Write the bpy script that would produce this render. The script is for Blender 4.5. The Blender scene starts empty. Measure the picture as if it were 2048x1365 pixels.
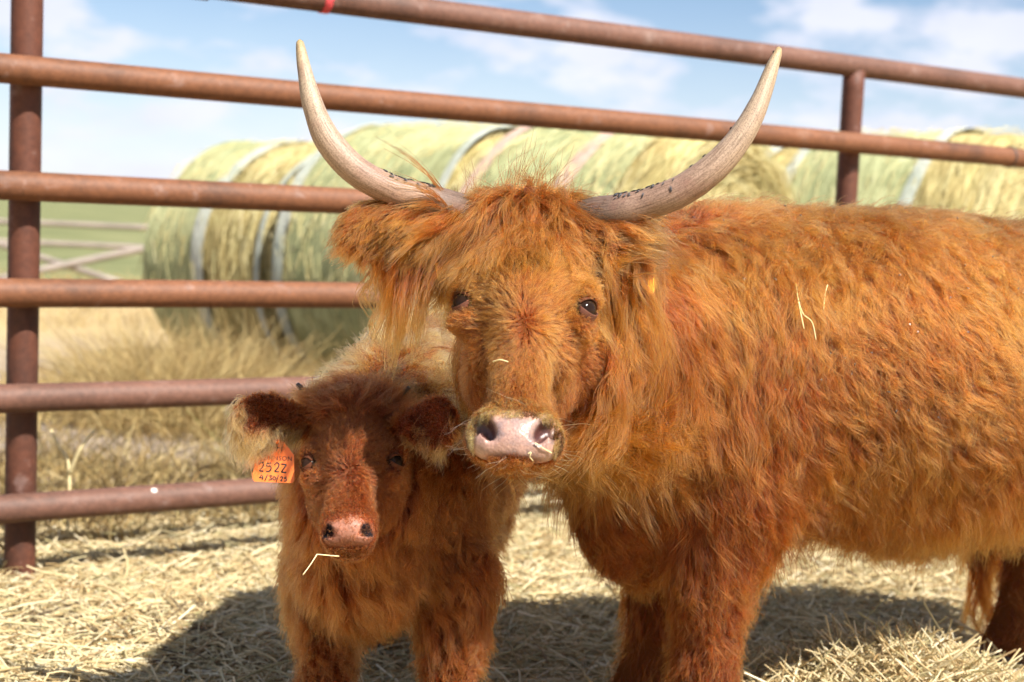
import bpy, bmesh, math, random, time
import numpy as np
from mathutils import Vector, Matrix, kdtree
T0 = time.time()
random.seed(7)
scene = bpy.context.scene
COL = scene.collection

# ------------------------------------------------------------------ camera, sky, sun, exposure
F_PX = 2844.0                      # 50 mm on a 36 mm sensor, in pixels of the 2048 px wide photograph
CAM = np.array([0.0, 0.0, 1.0])
PITCH, ROLL = math.radians(5.05), 0.043
_R = np.array([1.0, 0, 0]); _U = np.array([0, math.sin(PITCH), math.cos(PITCH)]); FWD = np.array([0, math.cos(PITCH), -math.sin(PITCH)])
RGT = _R * math.cos(ROLL) + _U * math.sin(ROLL)
UPV = _U * math.cos(ROLL) - _R * math.sin(ROLL)

def P(px, py, d):
    """world point seen at photo pixel (px, py), at depth d metres"""
    return CAM + RGT * ((px - 1024) / F_PX * d) - UPV * ((py - 682.5) / F_PX * d) + FWD * d

cam_data = bpy.data.cameras.new('camera')
cam_data.sensor_fit = 'HORIZONTAL'; cam_data.sensor_width = 36; cam_data.lens = 50
cam_data.clip_start = 0.05; cam_data.clip_end = 6000
cam_data.dof.use_dof = True; cam_data.dof.focus_distance = 2.32; cam_data.dof.aperture_fstop = 3.5
cam = bpy.data.objects.new('camera', cam_data); COL.objects.link(cam)
cam.matrix_world = Matrix(((RGT[0], UPV[0], -FWD[0], CAM[0]), (RGT[1], UPV[1], -FWD[1], CAM[1]), (RGT[2], UPV[2], -FWD[2], CAM[2]), (0, 0, 0, 1)))
scene.camera = cam

SUN_EL, SUN_AZ = math.radians(50), math.radians(44)      # azimuth: to the right of straight behind the camera
SUN_DIR = Vector((math.sin(SUN_AZ) * math.cos(SUN_EL), -math.cos(SUN_AZ) * math.cos(SUN_EL), math.sin(SUN_EL)))
sd = bpy.data.lights.new('sun', 'SUN'); sd.energy = 5.0; sd.angle = math.radians(0.53); sd.color = (1.0, 0.95, 0.87)
sun = bpy.data.objects.new('sun', sd); COL.objects.link(sun)
sun.rotation_euler = SUN_DIR.to_track_quat('Z', 'Y').to_euler(); sun.location = (3, -4, 8)

world = bpy.data.worlds.new('World'); scene.world = world; world.use_nodes = True
wn = world.node_tree; wn.nodes.clear()
def wnode(t, **kw):
    n = wn.nodes.new(t)
    for k, v in kw.items(): setattr(n, k, v)
    return n
w_out = wnode('ShaderNodeOutputWorld'); w_bg = wnode('ShaderNodeBackground')
sky = wnode('ShaderNodeTexSky', sky_type='NISHITA', sun_disc=False)
sky.sun_elevation = SUN_EL; sky.sun_rotation = math.radians(180) - SUN_AZ
sky.air_density = 1.0; sky.dust_density = 0.25; sky.ozone_density = 3.5; sky.altitude = 600
tc = wnode('ShaderNodeTexCoord'); sep = wnode('ShaderNodeSeparateXYZ')
wn.links.new(tc.outputs['Generated'], sep.inputs[0])
# clouds on a flat layer overhead: direction divided by its height
def wmath(op, a, b=None, clamp=False):
    n = wnode('ShaderNodeMath', operation=op, use_clamp=clamp)
    for i, v in enumerate((a, b)):
        if v is None: continue
        if isinstance(v, (int, float)): n.inputs[i].default_value = v
        else: wn.links.new(v, n.inputs[i])
    return n.outputs[0]
hz = wmath('ADD', wmath('MAXIMUM', sep.outputs['Z'], 0.0), 0.34)
cx = wmath('DIVIDE', sep.outputs['X'], hz); cy = wmath('DIVIDE', sep.outputs['Y'], hz)
comb = wnode('ShaderNodeCombineXYZ'); wn.links.new(cx, comb.inputs[0]); wn.links.new(cy, comb.inputs[1])
comb.inputs[2].default_value = 3.3
n1 = wnode('ShaderNodeTexNoise'); n1.inputs['Scale'].default_value = 5.2; n1.inputs['Detail'].default_value = 7; n1.inputs['Roughness'].default_value = 0.55
wn.links.new(comb.outputs[0], n1.inputs['Vector'])
ramp = wnode('ShaderNodeValToRGB'); ramp.color_ramp.elements[0].position = 0.47; ramp.color_ramp.elements[1].position = 0.60
wn.links.new(n1.outputs['Fac'], ramp.inputs[0])
n2 = wnode('ShaderNodeTexNoise'); n2.inputs['Scale'].default_value = 5.0; n2.inputs['Detail'].default_value = 5
wn.links.new(comb.outputs[0], n2.inputs['Vector'])
cl_col = wnode('ShaderNodeMix', data_type='RGBA'); cl_col.inputs[6].default_value = (6.0, 6.3, 7.9, 1); cl_col.inputs[7].default_value = (8.6, 8.5, 9.0, 1)
wn.links.new(n2.outputs['Fac'], cl_col.inputs[0])
mixc = wnode('ShaderNodeMix', data_type='RGBA')
low = wnode('ShaderNodeMapRange', interpolation_type='SMOOTHSTEP'); low.inputs[1].default_value = 0.20; low.inputs[2].default_value = -0.02; low.inputs[3].default_value = 0.0; low.inputs[4].default_value = 0.62
wn.links.new(sep.outputs['Z'], low.inputs[0])          # the cloud layer closes up towards the horizon
cov = wmath('SUBTRACT', 1.0, wmath('MULTIPLY', wmath('SUBTRACT', 1.0, wmath('MULTIPLY', ramp.outputs[0], 0.85)), wmath('SUBTRACT', 1.0, low.outputs[0])))
wn.links.new(cov, mixc.inputs[0])
wn.links.new(sky.outputs[0], mixc.inputs[6]); wn.links.new(cl_col.outputs[2], mixc.inputs[7])
wn.links.new(mixc.outputs[2], w_bg.inputs[0]); w_bg.inputs[1].default_value = 0.054
wn.links.new(w_bg.outputs[0], w_out.inputs[0])

scene.view_settings.view_transform = 'Standard'; scene.view_settings.look = 'None'
scene.view_settings.exposure = 1.25; scene.view_settings.gamma = 1.0; scene.view_settings.use_curve_mapping = False
scene.render.engine = 'CYCLES'
cy_ = scene.cycles
cy_.use_light_tree = False; scene.cycles_curves.subdivisions = 1
cy_.max_bounces = 5; cy_.diffuse_bounces = 3; cy_.glossy_bounces = 4; cy_.transmission_bounces = 5; cy_.transparent_max_bounces = 8
cy_.use_adaptive_sampling = True; cy_.adaptive_threshold = 0.02
cy_.use_denoising = True; cy_.denoising_prefilter = 'ACCURATE'; cy_.denoising_input_passes = 'RGB_ALBEDO_NORMAL'
cy_.sample_clamp_indirect = 8.0

# ------------------------------------------------------------------ helpers
def unit(v):
    v = np.asarray(v, float); return v / (np.linalg.norm(v) + 1e-12)
def nrm(a): return a / (np.linalg.norm(a, axis=-1, keepdims=True) + 1e-9)
def tag(o, label=None, cat=None, group=None, kind=None):
    for k, v in (('label', label), ('category', cat), ('group', group), ('kind', kind)):
        if v: o[k] = v
    return o
def empty(name, loc):
    o = bpy.data.objects.new(name, None); COL.objects.link(o); o.location = Vector(loc); o.empty_display_size = 0.05
    return o
def link(name, data, parent=None):
    """link an object whose data are in world coordinates"""
    o = bpy.data.objects.new(name, data); COL.objects.link(o)
    if parent is not None:
        o.parent = parent
        if parent.parent is None: o.matrix_parent_inverse = Matrix.Translation(parent.location).inverted()
    return o
def mesh(name, verts, faces, mat=None, parent=None, smooth=True):
    me = bpy.data.meshes.new(name); me.from_pydata([tuple(map(float, v)) for v in verts], [], [tuple(map(int, f)) for f in faces])
    if smooth: me.polygons.foreach_set('use_smooth', [True] * len(me.polygons))
    if mat: me.materials.append(mat)
    me.update()
    return link(name, me, parent)
def perp(d):
    d = unit(d); a = np.array([0, 0, 1.0]) if abs(d[2]) < 0.9 else np.array([1.0, 0, 0])
    x = unit(np.cross(d, a)); return x, np.cross(d, x)
def tube(pts, rad, seg=16, cap=True, flat=(1, 1)):
    """verts, faces of a tube along pts with radius per point"""
    pts = np.asarray(pts, float); n = len(pts); rad = np.broadcast_to(rad, (n,))
    tan = np.gradient(pts, axis=0); tan = nrm(tan)
    x, y = perp(tan[0]); V = []; Fc = []
    for i in range(n):
        x = unit(x - tan[i] * np.dot(x, tan[i])); y = np.cross(tan[i], x)
        for k in range(seg):
            a = 2 * math.pi * k / seg
            V.append(pts[i] + rad[i] * (flat[0] * math.cos(a) * x + flat[1] * math.sin(a) * y))
    for i in range(n - 1):
        for k in range(seg):
            k2 = (k + 1) % seg
            Fc.append((i * seg + k, i * seg + k2, (i + 1) * seg + k2, (i + 1) * seg + k))
    if cap:
        Fc.append(tuple(range(seg - 1, -1, -1))); Fc.append(tuple((n - 1) * seg + k for k in range(seg)))
    return V, Fc
def spline(pts, n):
    """Catmull-Rom through rows of pts (any columns)"""
    p = np.asarray(pts, float); p = np.vstack([2 * p[0] - p[1], p, 2 * p[-1] - p[-2]]); out = []
    m = len(p) - 3
    for t in np.linspace(0, m - 1e-6, n):
        i = int(t); f = t - i; a, b, c, d = p[i:i + 4]
        out.append(0.5 * (2 * b + (c - a) * f + (2 * a - 5 * b + 4 * c - d) * f * f + (3 * b - a - 3 * c + d) * f ** 3))
    return np.array(out)
_rs = np.random.RandomState(11)
_W = [(_rs.normal(size=(6, 3)), _rs.uniform(0, 6.28, 6)) for _ in range(24)]
def snoise(p, scale, ch=0):
    """cheap smooth noise in -1..1"""
    k, ph = _W[ch % 24]
    return np.sin(p @ (nrm(k) * scale * np.linspace(0.7, 1.9, 6)[:, None]).T + ph).sum(1) / 3.2
def vnoise(p, scale, ch=0): return np.stack([snoise(p, scale, ch + i * 3) for i in range(3)], 1)
def sstep(a, b, x):
    t = np.clip((x - a) / (b - a), 0, 1); return t * t * (3 - 2 * t)

# ------------------------------------------------------------------ materials
def new_mat(name):
    m = bpy.data.materials.new(name); m.use_nodes = True; nt = m.node_tree
    return m, nt, nt.nodes['Principled BSDF']
def nd(nt, t, **kw):
    n = nt.nodes.new(t)
    for k, v in kw.items(): setattr(n, k, v)
    return n
def ramp_node(nt, stops, src=None):
    r = nd(nt, 'ShaderNodeValToRGB'); e = r.color_ramp.elements
    while len(e) < len(stops): e.new(0.5)
    for el, (pos, c) in zip(e, stops): el.position = pos; el.color = (*c, 1)
    if src is not None: nt.links.new(src, r.inputs[0])
    return r
def noise_node(nt, vec, scale, detail=4, rough=0.55, mapscale=None):
    if mapscale is not None:
        mp = nd(nt, 'ShaderNodeMapping'); mp.inputs['Scale'].default_value = mapscale; nt.links.new(vec, mp.inputs[0]); vec = mp.outputs[0]
    n = nd(nt, 'ShaderNodeTexNoise'); n.inputs['Scale'].default_value = scale; n.inputs['Detail'].default_value = detail; n.inputs['Roughness'].default_value = rough
    nt.links.new(vec, n.inputs['Vector']); return n
def mixrgb(nt, f, a, b, blend='MIX'):
    m = nd(nt, 'ShaderNodeMix', data_type='RGBA', blend_type=blend)
    for i, v in ((0, f), (6, a), (7, b)):
        if isinstance(v, (int, float)): m.inputs[i].default_value = v
        elif isinstance(v, tuple): m.inputs[i].default_value = (*v, 1)
        else: nt.links.new(v, m.inputs[i])
    return m.outputs[2]
def bump(nt, bsdf, h, strength=0.3, dist=0.01):
    b = nd(nt, 'ShaderNodeBump'); b.inputs['Strength'].default_value = strength; b.inputs['Distance'].default_value = dist
    nt.links.new(h, b.inputs['Height']); nt.links.new(b.outputs[0], bsdf.inputs['Normal'])

def mat_plain(name, col, rough=0.5, spec=0.5, var=0.15, vscale=20, metal=0.0):
    m, nt, b = new_mat(name); t = nd(nt, 'ShaderNodeTexCoord')
    n = noise_node(nt, t.outputs['Object'], vscale)
    r = ramp_node(nt, [(0.3, tuple(c * (1 - var) for c in col)), (0.7, tuple(min(1, c * (1 + var)) for c in col))], n.outputs['Fac'])
    nt.links.new(r.outputs[0], b.inputs['Base Color']); b.inputs['Roughness'].default_value = rough
    b.inputs['Specular IOR Level'].default_value = spec; b.inputs['Metallic'].default_value = metal
    return m

def mat_rust(name, base=(0.150, 0.060, 0.026), pale=(0.22, 0.125, 0.082), dark=(0.075, 0.034, 0.018)):
    m, nt, b = new_mat(name); t = nd(nt, 'ShaderNodeTexCoord'); v = t.outputs['Object']
    a = noise_node(nt, v, 3.5, 6, 0.6); f = noise_node(nt, v, 60, 5, 0.7); s = noise_node(nt, v, 14, 5, 0.65)
    c1 = ramp_node(nt, [(0.30, dark), (0.45, base), (0.62, tuple(x * 1.15 for x in base)), (0.78, pale)], a.outputs['Fac']).outputs[0]
    c2 = ramp_node(nt, [(0.35, (0.55, 0.5, 0.5)), (0.65, (1.25, 1.2, 1.2))], f.outputs['Fac']).outputs[0]
    c = mixrgb(nt, 0.55, c1, c2, 'MULTIPLY')
    gf = ramp_node(nt, [(0.60, (0, 0, 0)), (0.74, (1, 1, 1))], s.outputs['Fac']).outputs[0]
    c = mixrgb(nt, mixrgb(nt, 0.45, (0, 0, 0), gf), c, (0.26, 0.19, 0.17))
    # bird lime: few small white splashes
    vo = nd(nt, 'ShaderNodeTexVoronoi'); vo.inputs['Scale'].default_value = 2.6; nt.links.new(v, vo.inputs['Vector'])
    spot = ramp_node(nt, [(0.02, (1, 1, 1)), (0.032, (0, 0, 0))], vo.outputs['Distance']).outputs[0]
    c = mixrgb(nt, spot, c, (0.75, 0.72, 0.66))
    nt.links.new(c, b.inputs['Base Color']); b.inputs['Roughness'].default_value = 0.62; b.inputs['Specular IOR Level'].default_value = 0.35
    bump(nt, b, f.outputs['Fac'], 0.25, 0.002)
    return m

def mat_hair(name, root, mid, tip, tint_dark=0.55, rough=0.38, vary=0.35):
    """principled hair, darker root to paler tip, each lock its own tint"""
    m = bpy.data.materials.new(name); m.use_nodes = True; nt = m.node_tree; nt.nodes.clear()
    o = nd(nt, 'ShaderNodeOutputMaterial'); h = nd(nt, 'ShaderNodeBsdfHairPrincipled')
    h.model = 'CHIANG'; h.parametrization = 'COLOR'
    hi = nd(nt, 'ShaderNodeHairInfo')
    c = ramp_node(nt, [(0.0, root), (0.45, mid), (1.0, tip)], hi.outputs['Intercept']).outputs[0]
    at = nd(nt, 'ShaderNodeAttribute'); at.attribute_name = 'tint'
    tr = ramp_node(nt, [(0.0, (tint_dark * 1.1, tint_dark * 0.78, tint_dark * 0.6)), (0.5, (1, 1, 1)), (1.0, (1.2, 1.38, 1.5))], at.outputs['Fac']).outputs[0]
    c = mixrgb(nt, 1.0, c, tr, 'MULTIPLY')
    rr = ramp_node(nt, [(0.0, (1 - vary,) * 3), (1.0, (1 + vary * 0.35,) * 3)], hi.outputs['Random']).outputs[0]
    c = mixrgb(nt, 1.0, c, rr, 'MULTIPLY')
    nt.links.new(c, h.inputs['Color'])
    h.inputs['Roughness'].default_value = rough; h.inputs['Radial Roughness'].default_value = 0.5; h.inputs['Coat'].default_value = 0.0
    h.inputs['Random Roughness'].default_value = 0.2; h.inputs['IOR'].default_value = 1.33
    nt.links.new(h.outputs[0], o.inputs['Surface'])
    return m

def mat_strand(name, cols, rough=0.6, transl=0.25):
    """dry plant strands: diffuse with some light let through, each strand its own colour"""
    m, nt, b = new_mat(name); hi = nd(nt, 'ShaderNodeHairInfo')
    c = ramp_node(nt, [(i / (len(cols) - 1), k) for i, k in enumerate(cols)], hi.outputs['Random']).outputs[0]
    nt.links.new(c, b.inputs['Base Color']); b.inputs['Roughness'].default_value = rough; b.inputs['Specular IOR Level'].default_value = 0.4
    tr = nd(nt, 'ShaderNodeBsdfTranslucent'); nt.links.new(c, tr.inputs['Color'])
    mx = nd(nt, 'ShaderNodeMixShader'); mx.inputs[0].default_value = transl
    nt.links.new(b.outputs[0], mx.inputs[1]); nt.links.new(tr.outputs[0], mx.inputs[2])
    nt.links.new(mx.outputs[0], nt.nodes['Material Output'].inputs['Surface'])
    return m

M_RUST = mat_rust('rusted_pipe')
M_RUST_POST = mat_rust('rusted_post', (0.095, 0.033, 0.018), (0.14, 0.058, 0.036), (0.06, 0.025, 0.016))
M_RUST_DARK = mat_rust('weathered_pipe', (0.125, 0.060, 0.040), (0.19, 0.125, 0.10), (0.075, 0.037, 0.025))

# ------------------------------------------------------------------ strands (native hair curves)
def strands(name, pts, rad, mat, parent=None, tint=None):
    """pts (N,K,3) world coordinates, rad (N,K)"""
    N, K = pts.shape[:2]
    cu = bpy.data.hair_curves.new(name); cu.add_curves([K] * N)
    cu.points.foreach_set('position', np.ascontiguousarray(pts, dtype=np.float32).ravel())
    cu.points.foreach_set('radius', np.ascontiguousarray(np.broadcast_to(rad, (N, K)), dtype=np.float32).ravel())
    if tint is not None:
        a = cu.attributes.new('tint', 'FLOAT', 'CURVE'); a.data.foreach_set('value', np.ascontiguousarray(tint, dtype=np.float32))
    cu.materials.append(mat)
    return link(name, cu, parent)

# ------------------------------------------------------------------ ground
FENCE_O = P(40, 1120, 3.87); FENCE_O[2] = 0
FD = unit([0.845, 0.535, 0]); FN = np.array([FD[1], -FD[0], 0])     # along the fence, and its normal towards the pen
def beyond(x, y): return -((x - FENCE_O[0]) * FN[0] + (y - FENCE_O[1]) * FN[1])   # metres past the fence line
MOUND = P(1800, 1330, 2.98)
def ground_z(x, y):
    p = np.stack([x, y, np.zeros_like(x)], -1).reshape(-1, 3)
    z = (0.018 * snoise(p, 2.2, 1) + 0.010 * snoise(p, 6.0, 2) + 0.006 * snoise(p, 15.0, 3)).reshape(x.shape)
    z = z * np.exp(-np.maximum(np.hypot(x, y) - 9, 0) / 4)
    r2 = ((x - MOUND[0]) / 0.26) ** 2 + ((y - MOUND[1]) / 0.22) ** 2
    z = z + 0.13 * np.exp(-r2)
    return z - 0.03
def axis_vals(lo, hi, step, far):
    a = list(np.arange(lo, hi + 1e-6, step)); s = step; v = hi
    while v < far: s *= 1.35; v += s; a.append(v)
    s = step; v = lo; b = []
    while v > -far: s *= 1.35; v -= s; b.append(v)
    return np.array(b[::-1] + a)
gx = axis_vals(-4, 4.5, 0.06, 3000); gy = axis_vals(0.2, 9, 0.06, 3000)
GX, GY = np.meshgrid(gx, gy, indexing='ij'); GZ = ground_z(GX, GY)
gv = np.stack([GX, GY, GZ], -1).reshape(-1, 3); ny = len(gy)
ii, jj = np.meshgrid(np.arange(len(gx) - 1), np.arange(ny - 1), indexing='ij'); q = (ii * ny + jj).ravel()
gf = np.stack([q, q + ny, q + ny + 1, q + 1], 1)
m, nt, b = new_mat('ground_soil'); t = nd(nt, 'ShaderNodeTexCoord'); v = t.outputs['Object']
dot = nd(nt, 'ShaderNodeVectorMath', operation='DOT_PRODUCT'); sub = nd(nt, 'ShaderNodeVectorMath', operation='SUBTRACT')
sub.inputs[1].default_value = FENCE_O; nt.links.new(v, sub.inputs[0]); nt.links.new(sub.outputs[0], dot.inputs[0]); dot.inputs[1].default_value = -FN
nz = noise_node(nt, v, 1.2, 5); nf = noise_node(nt, v, 30, 6, 0.7); ng = noise_node(nt, v, 0.35, 5)
ma = nd(nt, 'ShaderNodeMath', operation='MULTIPLY_ADD'); nt.links.new(nz.outputs['Fac'], ma.inputs[0]); ma.inputs[1].default_value = 1.5; nt.links.new(dot.outputs['Value'], ma.inputs[2])
pen = ramp_node(nt, [(0.25, (0.30, 0.21, 0.10)), (0.5, (0.43, 0.325, 0.165)), (0.75, (0.53, 0.42, 0.24))], nf.outputs['Fac']).outputs[0]
dirt = ramp_node(nt, [(0.3, (0.20, 0.15, 0.10)), (0.55, (0.30, 0.245, 0.19)), (0.75, (0.37, 0.31, 0.24))], nf.outputs['Fac']).outputs[0]
dry = ramp_node(nt, [(0.35, (0.33, 0.24, 0.12)), (0.7, (0.44, 0.34, 0.18))], ng.outputs['Fac']).outputs[0]
green = ramp_node(nt, [(0.3, (0.10, 0.115, 0.05)), (0.55, (0.17, 0.175, 0.08)), (0.8, (0.25, 0.235, 0.12))], ng.outputs['Fac']).outputs[0]
def band(lo, hi):
    mr = nd(nt, 'ShaderNodeMapRange'); mr.inputs[1].default_value = lo; mr.inputs[2].default_value = hi; nt.links.new(ma.outputs[0], mr.inputs[0]); return mr.outputs[0]
c = mixrgb(nt, band(1.2, 2.0), pen, dirt); c = mixrgb(nt, band(5.5, 8.0), c, dry); c = mixrgb(nt, band(12.5, 15.0), c, green)
nt.links.new(c, b.inputs['Base Color']); b.inputs['Roughness'].default_value = 0.95; b.inputs['Specular IOR Level'].default_value = 0.1
bump(nt, b, nf.outputs['Fac'], 0.6, 0.02)
me = bpy.data.meshes.new('ground'); me.from_pydata(gv.tolist(), [], gf.tolist()); me.polygons.foreach_set('use_smooth', [True] * len(me.polygons)); me.materials.append(m)
tag(link('ground', me), 'straw strewn pen floor running out to bare dirt and green pasture', None, None, 'structure')

# straw bedding, strand by strand
M_STRAW = mat_strand('straw', [(0.24, 0.15, 0.06), (0.47, 0.35, 0.17), (0.59, 0.475, 0.26), (0.67, 0.565, 0.35), (0.35, 0.30, 0.14), (0.77, 0.69, 0.50)], 0.5, 0.15)
def lay_straw(name, n, seed, area, lmin, lmax, rmin, rmax, stack, tilt, mat, label, cat):
    r = np.random.RandomState(seed)
    x, y = area(r, n); n = len(x)
    a = r.uniform(0, 2 * math.pi, n); L = lmin + (lmax - lmin) * r.uniform(0, 1, n) ** 2.2
    d = np.stack([np.cos(a), np.sin(a), r.normal(0, tilt, n)], 1); d = nrm(d)
    base = np.stack([x, y, ground_z(x, y) + r.uniform(0.001, stack, n) + np.abs(d[:, 2]) * L * 0.4], 1)
    K = 4; s = np.linspace(-0.5, 0.5, K)
    bend = nrm(r.normal(size=(n, 3))) * (L * r.uniform(0, 0.16, n))[:, None]
    pts = base[:, None] + d[:, None] * (L[:, None] * s)[..., None] + bend[:, None] * (1 - 4 * s ** 2)[None, :, None]
    rad = r.uniform(rmin, rmax, n)[:, None] * np.ones(K)
    o = strands(name, pts, rad, mat)
    return tag(o, label, cat, None, 'stuff')
def pen_area(r, n):
    d = 2.35 + 3.9 * r.uniform(0, 1, n) ** 1.5; px = r.uniform(-500, 2550, n)
    x = (px - 1024) / F_PX * d; y = d
    k = beyond(x, y) < 0.75 + 0.5 * r.uniform(-1, 1, n)
    return x[k], y[k]
lay_straw('straw_bedding', 140000, 3, pen_area, 0.015, 0.12, 0.0009, 0.0023, 0.028, 0.20, M_STRAW, 'pale golden loose straw covering the pen floor under both animals', 'straw')
def mound_area(r, n): return MOUND[0] + r.normal(0, 0.17, n), MOUND[1] + r.normal(0, 0.15, n)
lay_straw('straw_heap', 9000, 4, mound_area, 0.03, 0.16, 0.0010, 0.0021, 0.05, 0.45, M_STRAW, 'low heap of coarse straw on the pen floor beneath the cow belly', 'straw')

# ------------------------------------------------------------------ pipe fence
def fpt(t, off, z): return FENCE_O + FD * t + FN * off + np.array([0, 0, z])
fence = tag(empty('pipe_fence', FENCE_O), 'rusty brown steel pipe corral fence with six round rails behind the animals', 'fence')
RR = 0.0385; PR = 0.041; POSTS = [-3.05, 0.0, 3.02, 6.05, 9.1]
TOPZ = 1.655
RAILZ = [None] * 5
def ray_z(px, py, off):
    """height of the point of the rail plane seen at a pixel"""
    dvec = P(px, py, 1.0) - CAM
    q = FENCE_O + FN * off
    s = np.dot(q - CAM, FN) / np.dot(dvec, FN); return (CAM + dvec * s)[2], np.dot(CAM + dvec * s - q, FD)
OFF = RR + PR - 0.004
obs = [[(100, 153), (1300, 255), (1900, 295)], [(100, 374), (600, 399)], [(100, 588), (700, 592)], [(100, 796), (550, 780)], [(100, 1010), (500, 985)]]
RAILZ = [float(np.mean([ray_z(px, py, OFF)[0] for px, py in o])) for o in obs]
TOPZ = float(np.mean([ray_z(px, py, 0)[0] for px, py in [(700, 24), (1300, 83), (1900, 143)]]))
print('rails', RAILZ, 'top', TOPZ, 'post2 t', ray_z(1702, 250, 0)[1], [ray_z(px, py, OFF)[0] for px, py in obs[0]])
def pipe(name, a, b, r, mat, parent, n=24, seg=20, wob=0.002, seed=0):
    s = np.linspace(0, 1, n)[:, None]; p = np.asarray(a) * (1 - s) + np.asarray(b) * s
    p = p + vnoise(p, 1.3, seed) * wob
    V, Fc = tube(p, r, seg); return mesh(name, V, Fc, mat, parent)
T_A, T_B = -3.6, 9.6
for i, z in enumerate(RAILZ):
    pipe('rail', fpt(T_A, OFF, z), fpt(T_B, OFF, z), RR, M_RUST_DARK if i >= 3 else M_RUST, fence, seed=i)
pipe('top_rail', fpt(T_A, 0, TOPZ), fpt(T_B, 0, TOPZ), RR * 1.06, M_RUST_DARK, fence, seed=6)
_, t_s0 = ray_z(330, -10, 0); _, t_s1 = ray_z(415, 0, 0)
pipe('splice_sleeve', fpt(t_s0 - 0.1, 0, TOPZ), fpt(t_s1, 0, TOPZ), RR * 1.06 + 0.006, M_RUST_DARK, fence, n=4, wob=0)
_, t_r = ray_z(648, 12, 0)
pipe('paint_mark', fpt(t_r - 0.012, 0, TOPZ), fpt(t_r + 0.012, 0, TOPZ), RR * 1.06 + 0.0025, mat_plain('red_marking_paint', (0.55, 0.06, 0.07), 0.5, vscale=60), fence, n=3, wob=0.0)
_, t_w = ray_z(2018, 303, OFF)
pipe('wire_tie', fpt(t_w - 0.004, OFF, RAILZ[0]), fpt(t_w + 0.004, OFF, RAILZ[0]), RR + 0.005, mat_plain('dark_wire', (0.05, 0.035, 0.03), 0.6), fence, n=3, wob=0)
for i, t_ in enumerate(POSTS):
    pipe('post', fpt(t_, 0, -0.25), fpt(t_, 0, TOPZ - RR * 0.4), PR, M_RUST_POST, fence, n=30, seed=8 + i, wob=0.001)
    for z in RAILZ:      # weld fillets where the rail meets the post
        c = fpt(t_, PR * 0.55, z); V, Fc = tube([c - FD * 0.052, c - FD * 0.03, c + FD * 0.03, c + FD * 0.052], [0.004, 0.034, 0.034, 0.004], 12)
        mesh('weld', V, Fc, M_RUST_POST, fence)


lay_straw('coarse_straw', 1700, 14, pen_area, 0.08, 0.32, 0.0016, 0.0034, 0.038, 0.15, M_STRAW, 'longer coarse straw stalks lying on top of the bedding', 'straw')
M_DUNG = mat_strand('trampled_litter', [(0.05, 0.035, 0.02), (0.12, 0.08, 0.04), (0.2, 0.15, 0.07)], 0.8, 0.05)
def patch_area(r, n):
    x, y = pen_area(r, n * 5); p = np.stack([x, y, 0 * x], 1); k = (snoise(p, 3.3, 6) + 0.5 * snoise(p, 9, 7)) > 0.72; return x[k][:n], y[k][:n]
lay_straw('trampled_litter', 6000, 17, patch_area, 0.01, 0.07, 0.0010, 0.0030, 0.036, 0.25, M_DUNG, 'dark trampled litter mixed into the straw in patches', 'litter')
# ------------------------------------------------------------------ hay bales, weeds and the far fence beyond the pen
M_HAYSTR = mat_strand('hay_strand', [(0.36, 0.27, 0.10), (0.52, 0.43, 0.19), (0.64, 0.55, 0.28), (0.45, 0.42, 0.19), (0.74, 0.66, 0.40)], 0.6, 0.1)
def mat_hay(name, cols, stretch):
    m, nt, b = new_mat(name); at = nd(nt, 'ShaderNodeAttribute'); at.attribute_name = 'roll'
    n = noise_node(nt, at.outputs['Vector'], 13.0, 7, 0.66, stretch); n2 = noise_node(nt, at.outputs['Vector'], 2.0, 4, 0.5, (1, 1, 1))
    c = ramp_node(nt, [(0.28, cols[0]), (0.45, cols[1]), (0.6, cols[2]), (0.75, cols[3])], n.outputs['Fac']).outputs[0]
    g = ramp_node(nt, [(0.35, (0.75, 0.78, 0.7)), (0.65, (1.15, 1.12, 1.05))], n2.outputs['Fac']).outputs[0]
    nt.links.new(mixrgb(nt, 1.0, c, g, 'MULTIPLY'), b.inputs['Base Color']); b.inputs['Roughness'].default_value = 0.85; b.inputs['Specular IOR Level'].default_value = 0.15
    bump(nt, b, n.outputs['Fac'], 0.6, 0.02)
    return m
M_HAY = mat_hay('packed_hay', [(0.07, 0.052, 0.022), (0.30, 0.235, 0.10), (0.48, 0.40, 0.19), (0.62, 0.54, 0.30)], (0.35, 5.0, 9.0))
M_NET = mat_hay('net_wrapped_hay', [(0.10, 0.105, 0.05), (0.29, 0.30, 0.155), (0.46, 0.475, 0.28), (0.62, 0.63, 0.42)], (0.5, 9.0, 4.0))
M_BAND = mat_hay('net_edge', [(0.24, 0.24, 0.17), (0.38, 0.40, 0.36), (0.50, 0.52, 0.48), (0.62, 0.64, 0.60)], (1.0, 12.0, 4.0))
M_BANDP = mat_hay('pink_net_edge', [(0.30, 0.20, 0.18), (0.48, 0.32, 0.28), (0.55, 0.40, 0.34), (0.60, 0.50, 0.42)], (1.0, 12.0, 4.0))
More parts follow.
